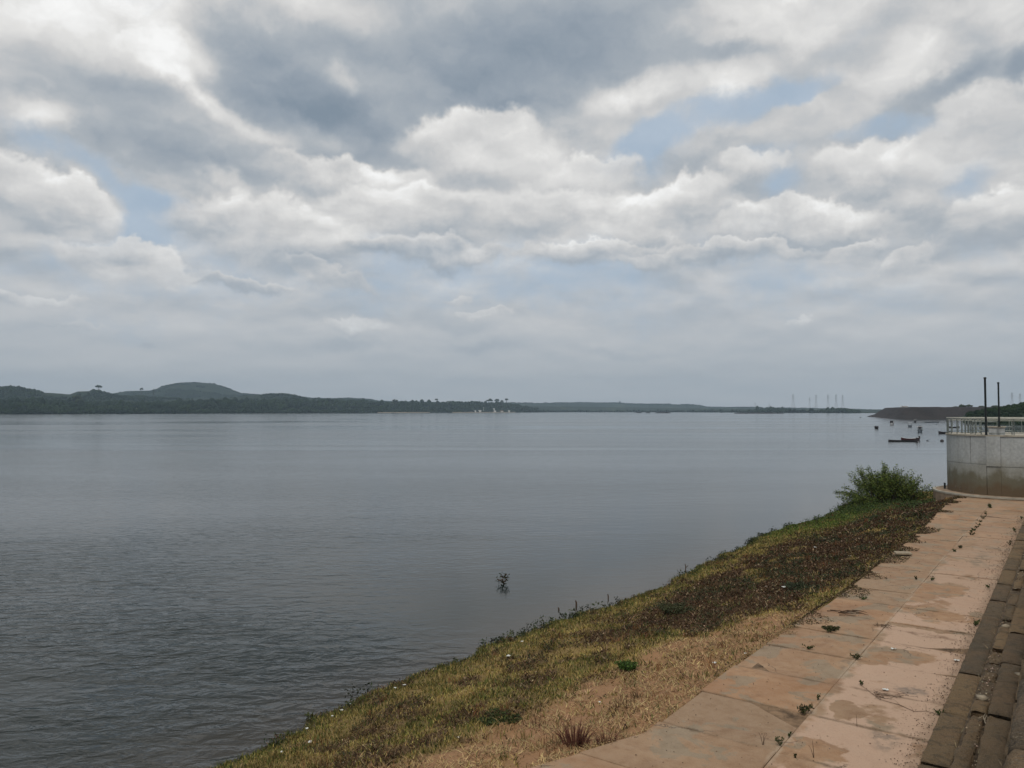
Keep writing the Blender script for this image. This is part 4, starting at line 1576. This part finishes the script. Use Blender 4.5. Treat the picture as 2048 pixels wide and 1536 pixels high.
# ------------------------------------------------------------------ big leafy bush at the water's edge
bu, bv = 63.0, -11.45
bx_, by_, _ = P(bu, bv, 0)
bush = empty('bush', (bx_, by_, .35))
tag(bush, 'large loose green bush spilling over the water beside the round tower', 'bush')
rs2 = random.Random(5)
m = MB()
LC = []
LCc = []
img_x = Vector((1, 0, 0))
for k in range(360):
    # stems fan out; extent follows the wide low dome of the bush
    side = rs2.uniform(-1, 1)
    L = rs2.uniform(.55, 1.0)
    ex = side * 3.3 * L * (1.0 if side > 0 else 1.08)
    dome = 3.15 * math.sqrt(max(.02, 1 - (abs(side) * .93) ** 3.6)) * (.86 + .14 * math.sin(side * 9))
    if side < -.55 and rs2.random() < .6:
        ez = rs2.uniform(-.3, .9)
    else:
        ez = dome * rs2.uniform(.5, 1.0) + (rs2.uniform(.1, .35) if rs2.random() < .12 else 0)
    ey = rs2.uniform(-1.5, 1.5)
    base = Vector((ex * .35 + rs2.uniform(-.5, .5), ey * .4, -.35))
    tip = Vector((ex, ey, ez))
    mid = (base + tip) / 2 + Vector((0, 0, .35 + rs2.uniform(-.1, .3)))
    m.tube([base, mid, tip], [.026, .018, .007], 4, False)
    nl = 78
    for j in range(nl):
        t = rs2.uniform(.5, 1.04)
        q = base * (1 - t) ** 2 + mid * 2 * t * (1 - t) + tip * t * t
        sp_ = .075 + .09 * (1 - t)
        LC.append((q.x + rs2.gauss(0, sp_), q.y + rs2.gauss(0, sp_), q.z + rs2.gauss(0, sp_)))
        LCc.append(rs2.choice([(.09, .13, .026), (.05, .08, .018), (.18, .215, .05), (.07, .105, .022)]))
m.build('stems', M_bark, bush)
V, Fc, cc_ = leaf_cards(np.array(LC), np.full(len(LC), .075), np.array(LCc), flat=.3)
link('foliage', np_mesh('foliage', V, Fc, cc_), M_blade, bush)

# spike of ground cover under the bush
k = 9000
a_ = rng.normal(61, 5.0, k)
b_2 = rng.uniform(-14.3, -7.6, k)
ok = (b_2 > shore_v(a_)) & (a_ < 76)
a_, b_2 = a_[ok], b_2[ok]
k = len(a_)
C = np.stack([a_ * SA + b_2 * CA, a_ * CA - b_2 * SA, bank_z(a_, b_2) + rng.random(k) * .3 * fbm(a_, b_2, 3) * 2], -1)
V, Fc, cc_ = leaf_cards(C, np.full(k, .08), jit((.042, .066, .018), k, .4))
tag(link('ground_cover', np_mesh('ground_cover', V, Fc, cc_), M_blade), 'low green creeping growth on the bank under the large bush', 'ground cover', kind='stuff')


# ------------------------------------------------------------------ small plants: in the slab joints, on the bank, in the water
def weed(px, py, w_px, h_px, z, lab, name='weed', cat='weed', col=(.045, .065, .02), grp=None, kind='leafy', seed=0, stems=None):
    x, y = ground(px, py, z)
    W = w_px / F * y
    H = h_px / F * y
    t = empty(name, (x, y, z))
    tag(t, lab, cat, grp)
    rs = random.Random(seed)
    m = MB()
    C = []
    ns = stems or max(4, int(w_px / 3))
    for i in range(ns):
        a = rs.random() * 6.283
        rr = W * .5 * math.sqrt(rs.random())
        b0 = Vector((math.cos(a) * rr, math.sin(a) * rr, -.01)) * (.08 if W < .5 else .45)
        b0.z = -.01
        tp = Vector((math.cos(a) * rr, math.sin(a) * rr, H * rs.uniform(.45, 1.0)))
        md = (b0 + tp) / 2 + Vector((0, 0, H * .15))
        m.tube([b0, md, tp], [.004 + W * .006, .003 + W * .004, .002], 4, False)
        for j in range((9 if W < .5 else 34) if kind == 'leafy' else 2):
            s = rs.uniform(.2, 1)
            q = b0 * (1 - s) ** 2 + md * 2 * s * (1 - s) + tp * s * s
            C.append((q.x + rs.gauss(0, W * .05), q.y + rs.gauss(0, W * .05), max(.005, q.z + rs.gauss(0, H * .06))))
    m.build('stems', (M_red if name == 'dead_weed' else M_twig) if kind != 'leafy' else M_stem, t)
    if kind == 'leafy':
        V, Fc, cc_ = leaf_cards(np.array(C), np.full(len(C), min(.05, max(.014 + .0012 * y, W * .10))), jit(col, len(C), .35))
        link('leaves', np_mesh('leaves', V, Fc, cc_), M_blade, t)
    return t


M_twig = simple('dry_twig', (.07, .042, .025), .95, .3, 10)
M_red = simple('reddish_stalk', (.11, .045, .03), .95, .4, 12)
M_stem = simple('green_stem', (.05, .055, .02), .9, .3, 10)
GJ = 'weeds growing in the joints of the slab path'
JW = [(1965, 1038, 15, 8, 'farthest of the string of dark weeds in the joint near the tower'),
      (1959, 1044, 12, 6, 'second weed of the string in the middle joint near the tower'),
      (1957, 1050, 11, 5, 'third weed of the string in the middle joint near the tower'),
      (1953, 1056, 13, 5, 'fourth weed of the string in the middle joint near the tower'),
      (1947, 1061, 12, 6, 'fifth weed of the string in the middle joint near the tower'),
      (1942, 1065, 10, 5, 'sixth, smallest weed of the string in the middle joint'),
      (1942, 1070, 18, 6, 'nearest and widest weed of the string in the middle joint near the tower'),
      (1984, 1016, 20, 8, 'bright green weed on the path right in front of the tower'),
      (2030, 1064, 12, 9, 'dark weed against the kerb, second from the tower'),
      (2019, 1090, 14, 12, 'round dark weed against the kerb, third from the tower'),
      (2043, 1038, 9, 7, 'weed against the kerb nearest the tower'),
      (1973, 1029, 10, 5, 'small weed between the bright green one and the string of weeds'),
      (1923, 1096, 18, 5, 'flat dark weed alone in the middle joint beyond the grey stains'),
      (1910, 1103, 12, 5, 'small weed just left of the flat dark one in the middle joint'),
      (1862, 1160, 17, 8, 'dark weed with a stalk in the middle of the path near a cross joint'),
      (1832, 1158, 8, 6, 'tiny weed left of the dark stalked weed'),
      (1978, 1175, 14, 8, 'twiggy weed beside the kerb where the kerb row turns paler'),
      (1727, 1198, 18, 4, 'flat brownish weed near the left edge of the path'),
      (1660, 1259, 38, 5, 'long dark weed lying along a cross joint near the left edge'),
      (1951, 1251, 22, 12, 'spiky weed against the kerb beyond the pale chip of paper'),
      (1617, 1297, 22, 8, 'compact dark green weed in a cross joint of the left lane'),
      (1713, 1317, 29, 9, 'flat wide dark weed on the middle joint above the bare patch'),
      (1722, 1370, 14, 13, 'small upright green weed at the head of the twig pile'),
      (1635, 1399, 12, 13, 'upright weed in the middle joint just beyond the broad leafy one'),
      (1606, 1425, 42, 18, 'broadest leafy dark green weed in the middle joint'),
      (1560, 1490, 20, 16, 'leafy weed in the middle joint nearest the viewer'),
      (1578, 1472, 12, 8, 'small brown tuft just beyond the nearest leafy weed'),
      (1590, 1514, 10, 7, 'single small round tuft near the bottom of the picture'),
      (1880, 1430, 26, 13, 'green weed at the kerb at the end of the long dry twig')]
for i, (px, py, w, h, lab) in enumerate(JW):
    weed(px, py, w, h, ZP + .012, lab, grp=GJ, seed=i, col=(.04, .06, .016) if i % 3 else (.05, .05, .02))
weed(1255, 1338, 46, 16, float(bank_z(*guv(1255, 1338, 1.2))), 'fresh green tuft standing alone in the dry grass of the bank', 'plant', 'plant', (.045, .085, .016), seed=50, stems=30)
weed(1000, 1440, 80, 10, float(bank_z(*guv(1000, 1440, 1.0))), 'dark green low clump at the edge of the bare earth', 'plant', 'plant', (.045, .06, .02), seed=51, stems=40)
weed(1350, 1225, 70, 14, float(bank_z(*guv(1350, 1225, 1.0))), 'dark leafy clump among brown weeds in the middle of the bank', 'plant', 'plant', (.05, .055, .025), seed=52, stems=60)
weed(1600, 1180, 70, 14, float(bank_z(*guv(1600, 1180, 1.3))), 'dark blue green leafy clump deep in the brown weeds', 'plant', 'plant', (.045, .055, .03), seed=53, stems=60)
weed(1150, 1492, 90, 46, 1.45, 'tall reddish dead weed standing at the near corner of the slabs', 'dead_weed', 'dead weed', kind='twig', seed=54, stems=90)
weed(1212, 1494, 60, 34, 1.5, 'shorter reddish dead weed just right of the tall one at the slab corner', 'dead_weed', 'dead weed', kind='twig', seed=55, stems=60)
weed(1145, 1390, 26, 30, 1.1, 'thin forked dead stem standing in the bare earth patch', 'dead_weed', 'dead weed', kind='twig', seed=56, stems=7)
weed(1526, 1488, 22, 34, ZP + .01, 'dry forked twig standing in the cross joint of the slabs', 'twig', 'twig', kind='twig', seed=57, stems=3)
weed(1714, 1452, 8, 28, ZP + .01, 'single dry knotted twig standing on the sandy lane', 'twig', 'twig', kind='twig', seed=58, stems=1)
weed(1628, 1514, 26, 28, ZP + .01, 'dry thin twig standing near the bottom of the picture', 'twig', 'twig', kind='twig', seed=59, stems=3)


def twigs(px, py, wpx, k, lab, z=ZP + .015, seed=0, dirn=None, L0=.25, L1=.6, mat=None, rad=.006, name='twig_pile', cat='twigs'):
    x, y = ground(px, py, z)
    t = empty(name, (x, y, z))
    tag(t, lab, cat)
    rs = random.Random(seed)
    W = wpx / F * y
    m = MB()
    for i in range(k):
        c = Vector((rs.uniform(-.5, .5) * W, rs.uniform(-.35, .35) * W, rs.uniform(0, .03)))
        a = rs.uniform(0, 6.28) if dirn is None else dirn + rs.gauss(0, .3)
        L = rs.uniform(L0, L1)
        d = Vector((math.cos(a), math.sin(a), rs.uniform(-.02, .12))) * L
        bend = Vector((rs.uniform(-1, 1), rs.uniform(-1, 1), .3)) * L * .1
        m.tube([c - d / 2, c + bend, c + d / 2], [rad, rad * .9, rad * .4], 4)
    m.build('twigs', mat or M_twig, t)
    return t


twigs(1782, 1392, 60, 20, 'pile of dry brown twigs scattered on the pale sand of the path', seed=1, L0=.12, L1=.35, rad=.004)
x0_, y0_ = ground(1722, 1372, ZP + .02)
pts = [ground(1722, 1372, ZP), ground(1760, 1402, ZP), ground(1800, 1412, ZP), ground(1828, 1426, ZP), ground(1852, 1424, ZP), ground(1880, 1433, ZP)]
m = MB()
m.tube([(q[0], q[1], ZP + .02 + .01 * (i % 2)) for i, q in enumerate(pts)], [.003, .0045, .005, .0045, .004, .002], 5)
for i, (dx, dy) in zip((1, 2, 3, 4), ((.12, .2), (-.05, .28), (.02, .22), (.12, .25))):
    q = pts[i]
    m.tube([(q[0], q[1], ZP + .02), (q[0] + dx * .6, q[1] + dy * .5, ZP + .06), (q[0] + dx, q[1] + dy, ZP + .05)], [.003, .0025, .0015], 4)
tag(m.build('dry_branch', M_twig), 'long thin dry branch lying from the twig pile to the kerb', 'branch')
twigs(1761, 1253, 42, 12, 'small tangle of dark dry sticks on the left lane past the bare patch', seed=2, L0=.15, L1=.4)
twigs(1700, 1228, 56, 14, 'line of dark dry litter lying in the cross joint near the left edge', seed=3, dirn=-.5, L0=.2, L1=.5, rad=.012)
# dark stick near the flat stone and the flat stone itself
x, y = ground(1806, 1110, ZP)
o = empty('flat_stone', (x, y, ZP), -.2)
tag(o, 'pale flat stone slab lying on the left edge of the path among dead weeds', 'stone')
me = MB().box(-.30, .30, -.2, .2, .03, .12).build('slab', M_palestone, o)
bevel(me, .03, 2)
for i, (px, py, s, lab) in enumerate([(2012, 1254, .17, 'pale angular stone lying on the stepped stones, farthest of three'),
                                      (1967, 1399, .17, 'pale stone lying in the broken course beside the kerb, middle of three'),
                                      (2041, 1352, .14, 'small whitish stone on the upper step near the right edge')]):
    zz0 = [1.97, 1.99, 2.36][i]
    x, y = ground(px, py, zz0)
    V, Fc = clumps(np.array([[0, 0, s * .15]]), np.array([s * .72]), np.array([.4]), ICO1, .3)
    o = link('loose_stone', np_mesh('loose_stone', V, Fc), M_palestone)
    o.location = (x, y, zz0)
    tag(o, lab, 'stone')

# broken pale twigs and chips on the steps
twigs(2000, 1440, 60, 20, 'pale splinters and dry stalks caught between the stone courses', z=2.0, seed=9, dirn=AZ * 0 + .9, L0=.1, L1=.4, mat=M_palestone, rad=.008, name='splinters', cat='splinters')

# grit, crumbs of stone and leaf litter on the steps, along the kerb and on the slabs
k = 5200
gu = 8 + 42 * rng.random(k) ** 1.7
gv = np.where(rng.random(k) < .55, -2.12 - np.abs(rng.normal(0, .22, k)), np.where(rng.random(k) < .5, rng.uniform(-1.6, -1.3, k), rng.uniform(-6.1, -2.2, k)))
onp = gv < -2.1
gz_ = np.where(onp, ZP + .006, 1.92)
r = rng.uniform(.004, .013, k) * (1 + gu / 40) * np.where(onp, 1, 1.7)
V, Fc = clumps(np.stack([gu * SA + gv * CA, gu * CA - gv * SA, gz_ + r * .3], -1), r, np.full(k, .6), (np.array([[0, 0, 1], [1, 0, 0], [-.5, .87, 0], [-.5, -.87, 0], [0, 0, -.6]]), np.array([[0, 1, 2], [0, 2, 3], [0, 3, 1], [4, 2, 1], [4, 3, 2], [4, 1, 3]])), .35)
gcx = np.where(rng.random((k, 1)) < .65, jit((.10, .065, .04), k, .5), jit((.34, .27, .2), k, .4))
tag(link('grit', np_mesh('grit', V, Fc, np.repeat(gcx, 5, 0)), M_blade), 'brown grit and crumbs of leaf litter strewn on slabs and steps', 'grit', kind='stuff')
# little leafy tufts and straw caught in the step joints
k = 1500
gu = 8 + 40 * rng.random(k) ** 1.6
gv = rng.choice([-1.64, -1.29, -1.5, -.88], k) + rng.normal(0, .03, k)
gz_ = np.where(gv < -1.2, 1.9, 2.3)
blades(gu, gv, gz_, rng.uniform(.04, .16, k), np.full(k, .008), rng.uniform(.6, .98, k), np.where(rng.random((k, 1)) < .6, jit((.32, .25, .15), k, .4), jit((.10, .06, .035), k, .4)), 'dry_stalks', 'dry stalks caught between the courses of the stone steps', 'stalks')

# paper and plastic litter
M_litter = simple('white_litter', (.62, .63, .6), .6, .15, 20)
LT = [(614, 1457), (478 + 85, 1504), (790, 1376), (809, 1370), (700, 1408), (683, 1421), (665, 1432), (1350, 1213), (1345, 1216), (1616, 1228), (1491, 1307),
      (1429, 1326), (1913, 1321), (1787, 1298), (1771, 1380), (1044, 1283), (918, 1475), (1017, 1312), (1568, 1175), (1630, 1095), (1532, 1173), (1700, 1112), (1740, 1085), (620, 1484), (1199, 1404)]
for i, (px, py) in enumerate(LT):
    on_path = i in (12, 13, 14)
    if on_path:
        z = ZP + .014
    else:
        z = 1.0
        for _ in range(6):
            uq, vq = guv(px, py, z)
            z = float(bank_z(uq, vq)) + .05
    x, y = ground(px, py, z)
    s = random.uniform(2.0, 4.5) / F * y if not on_path else .05
    n = 5
    V = []
    for a in range(n + 1):
        for c in range(n + 1):
            V.append(((a / n - .5) * s * 2.2 + random.uniform(-.1, .1) * s, (c / n - .5) * s * 1.6 + random.uniform(-.1, .1) * s, random.uniform(0, .55) * s))
    Fc = [(a * (n + 1) + c, (a + 1) * (n + 1) + c, (a + 1) * (n + 1) + c + 1, a * (n + 1) + c + 1) for a in range(n) for c in range(n)]
    me = bpy.data.meshes.new('litter')
    me.from_pydata(V, [], Fc)
    o = link('litter', me, M_litter)
    o.location = (x, y, z)
    o.rotation_euler = (0, 0, random.random() * 6)
    tag(o, 'crumpled white scrap of paper or plastic lying on the path' if on_path else 'crumpled white scrap of paper or plastic lying in the grass of the bank', 'litter', 'white scraps on the path' if on_path else 'white scraps of litter on the bank')

# floating branch and sticks in the shallows
x, y = ground(1006, 1168, 0)
t = empty('floating_branch', (x, y, 0))
tag(t, 'small leafy branch sticking out of the open water off the bank', 'branch')
m = MB()
s = y / F * .6
seg = [[(4, -2), (0, 6), (-2, 14), (3, 24), (9, 32)], [(-2, 12), (-8, 13), (-14, 15)], [(0, 20), (-4, 27), (-5, 31)], [(1, 8), (7, 10), (8, 16)], [(-1, 5), (-6, 7)], [(3, 22), (9, 20), (11, 22)]]
C = []
for pl in seg:
    pl = [(a * 1.35, c) for a, c in pl]
    m.tube([(a * s, random.uniform(-.1, .1), c * s * 1.02) for a, c in pl], [.02 + .004 * (len(pl) - i) for i in range(len(pl))], 5)
    for a, c in pl[1:]:
        for _ in range(8):
            C.append((a * s + random.gauss(0, .055), random.gauss(0, .08), max(.0, c * s + random.gauss(0, .055))))
m.build('stems', M_twig, t)
V, Fc, cc_ = leaf_cards(np.array(C), np.full(len(C), .06), jit((.022, .032, .014), len(C), .3))
link('leaves', np_mesh('leaves', V, Fc, cc_), M_blade, t)
for (px, py, h, w, lab) in [(1152, 1212, 11, 3.4, 'thickest short dark stake standing in the shallow water'),
                            (1216, 1197, 9, 2.4, 'thin short stake in the shallows right of the thickest one'),
                            (1371, 1144, 16, 2.0, 'tallest thin stick in the shallows, farthest along the bank'),
                            (1117, 1220, 5, 3.0, 'lowest stub of wood in the shallows, nearest the floating branch')]:
    x, y = ground(px, py, 0)
    m = MB()
    m.tube([(x, y, -.3), (x + .01, y, h / F * y * .6), (x - .015, y, h / F * y)], [w / F * y / 2, w / F * y / 2, w / F * y / 3], 7)
    if h > 12:
        m.tube([(x, y, h / F * y * .5), (x + .12, y, h / F * y * .8)], .015, 5)
    tag(m.build('stick', M_twig), lab, 'stick')

# ------------------------------------------------------------------ boats moored in the bay
M_hulld = simple('dark_hull', (.04, .036, .038), .6, .2, 1)
M_hullr = simple('red_paint', (.07, .02, .022), .6, .2, 1)
M_hullw = simple('white_paint', (.6, .6, .6), .5, .1, 1)
M_hullb = simple('blue_grey_paint', (.16, .19, .22), .6, .1, 1)


def hull(L, B, D, mat, trim, parent, sheer=.35):
    """slender wooden hull along x with raised ends, open inside"""
    n = 14
    V = []
    for i in range(n + 1):
        t = i / n * 2 - 1
        w = B / 2 * max(.04, (1 - abs(t) ** 2.6))
        zt = D + sheer * abs(t) ** 2.4
        x = t * L / 2
        V += [(x, -w, zt), (x, -w * .7, .02 + sheer * .5 * abs(t) ** 4), (x, 0, -.12 + sheer * .5 * abs(t) ** 4), (x, w * .7, .02 + sheer * .5 * abs(t) ** 4), (x, w, zt),
              (x, w * .86, zt - .02), (x, 0, .12 + sheer * .6 * abs(t) ** 4), (x, -w * .86, zt - .02)]
    Fc = []
    for i in range(n):
        for j in range(8):
            Fc.append((i * 8 + j, (i + 1) * 8 + j, (i + 1) * 8 + (j + 1) % 8, i * 8 + (j + 1) % 8))
    Fc += [tuple(range(8)), tuple(range(n * 8, n * 8 + 8))[::-1]]
    me = bpy.data.meshes.new('hull')
    me.from_pydata(V, [], Fc)
    me.update()
    link('hull', me, mat, parent, smooth=False)
    m = MB()
    for s_ in (-1, 1):
        m.tube([((i / n * 2 - 1) * L / 2, s_ * B / 2 * max(.04, (1 - abs(i / n * 2 - 1) ** 2.6)), D + sheer * abs(i / n * 2 - 1) ** 2.4 + .02) for i in range(n + 1)], .035, 5)
    m.build('gunwale', trim, parent)
    m = MB()
    for k in (-.45, 0, .45):
        m.box(k * L / 2 - .12, k * L / 2 + .12, -B * .4, B * .4, D - .1, D - .05)
    m.build('thwart', trim, parent)


def boat(px, py, L, B, D, rz, lab, mat, trim, canopy=False, cabin=False, sheer=.3, motor=False):
    x, y = ground(px, py, 0)
    t = empty('boat', (x, y, 0), rz)
    tag(t, lab, 'boat', 'boats moored off the embankment')
    hull(L, B, D, mat, trim, t, sheer)
    if canopy:
        m = MB()
        for a in (-.3, .3):
            for c in (-.42, .42):
                m.tube([(a * L, c * B, D), (a * L, c * B, D + 1.25)], .04, 5)
        m.build('canopy_posts', M_steel, t)
        MB().box(-.36 * L, .36 * L, -.5 * B, .5 * B, D + 1.25, D + 1.33).build('canopy', M_hullw, t)
    if cabin:
        MB().box(-.1 * L, .3 * L, -.38 * B, .38 * B, D, D + 1.0).build('cabin', M_hullw, t)
        MB().box(-.3 * L, -.13 * L, -.4 * B, .4 * B, D, D + 1.35).build('wheelhouse', M_hulld, t)
    if motor:
        m = MB()
        m.box(L / 2 - .1, L / 2 + .25, -.15, .15, D * .6, D + .65)
        m.box(L / 2 + .02, L / 2 + .14, -.05, .05, -.4, D * .6)
        m.build('outboard_motor', M_hulld, t)
    return t


boat(1805, 883, 7.0, .9, .28, .02, 'long low black pirogue, nearest of the moored boats', M_hulld, M_hulld, sheer=.15, motor=True)
boat(1820, 880, 4.4, 1.1, .38, -.12, 'shorter red and white pirogue just behind the long black one', M_hullr, M_hullw, sheer=.3, motor=True)
boat(1753, 857.3, 4.5, 1.5, .7, 1.35, 'dark boat lying alone, leftmost of the moored boats', M_hulld, M_hulld, sheer=.45)
boat(1784, 849.3, 5.0, 1.9, .8, .95, 'boat with white cabin and dark wheelhouse, second from the left', M_hullw, M_hulld, cabin=True)
boat(1820, 854, 4.5, 1.8, .6, 1.1, 'grey canopied boat in the middle of the moored group', M_hullb, M_hullb, canopy=True)
boat(1830, 844.5, 4.0, 1.5, .6, 1.1, 'small dark boat farthest out below the embankment', M_hulld, M_hulld, canopy=True)
boat(1840, 856.4, 4.0, 1.5, .7, .9, 'dark open boat just behind the white canopied one', M_hulld, M_hulld)
boat(1840, 864, 4.2, 1.6, .6, .95, 'pale boat with a white canopy on posts, right of the pirogues', M_hullb, M_hulld, canopy=True)
boat(1856, 845.3, 5.0, 1.0, .4, .1, 'left one of two low grey pirogues close under the embankment', M_hullb, M_hulld, sheer=.2)
boat(1871, 844.8, 5.0, 1.0, .4, .05, 'right one of two low grey pirogues close under the embankment', M_hullb, M_hulld, sheer=.2)
boat(1889, 867, 3.6, 1.1, .5, -.25, 'dark boat half hidden behind the left side of the tower', M_hulld, M_hulld)
boat(1908, 855.6, 5.0, 1.0, .4, .05, 'dark boat seen through the tower railing', M_hulld, M_hulld)
for (px, py, r_, lab) in [(1855, 881.5, .28, 'small grey float right of the red pirogue'), (1884, 882.5, .42, 'dark float beside the tower wall'),
                          (1873, 848.8, .5, 'tiny float below the grey pirogues'), (1721, 835.4, .9, 'tiny float far left of the embankment tip')]:
    x, y = ground(px, py, 0)
    V, Fc = clumps(np.array([[0, 0, r_ * .3]]), np.array([r_]), np.array([.8]), ICO2, .03)
    o = link('float', np_mesh('float', V, Fc), M_hulld if 'dark' in lab else M_hullb, smooth=True)
    o.location = (x, y, 0)
    tag(o, lab, 'float')

# ------------------------------------------------------------------ haze over the river
m = MB()
m.box(-7900, 7900, -900, 7900, -4.0, 330)
M_haze = bpy.data.materials.new('haze_air')
M_haze.use_nodes = True
nt = M_haze.node_tree
nt.nodes.clear()
vo = node(nt, 'ShaderNodeVolumePrincipled')
vo.inputs['Color'].default_value = (.62, .81, 1.0, 1)
vo.inputs['Density'].default_value = 0.000085
ou = node(nt, 'ShaderNodeOutputMaterial')
nt.links.new(vo.outputs[0], ou.inputs['Volume'])
tag(m.build('haze', M_haze), 'thin bluish haze lying over the river and the far hills', 'haze', kind='stuff')
bpy.context.view_layer.update()
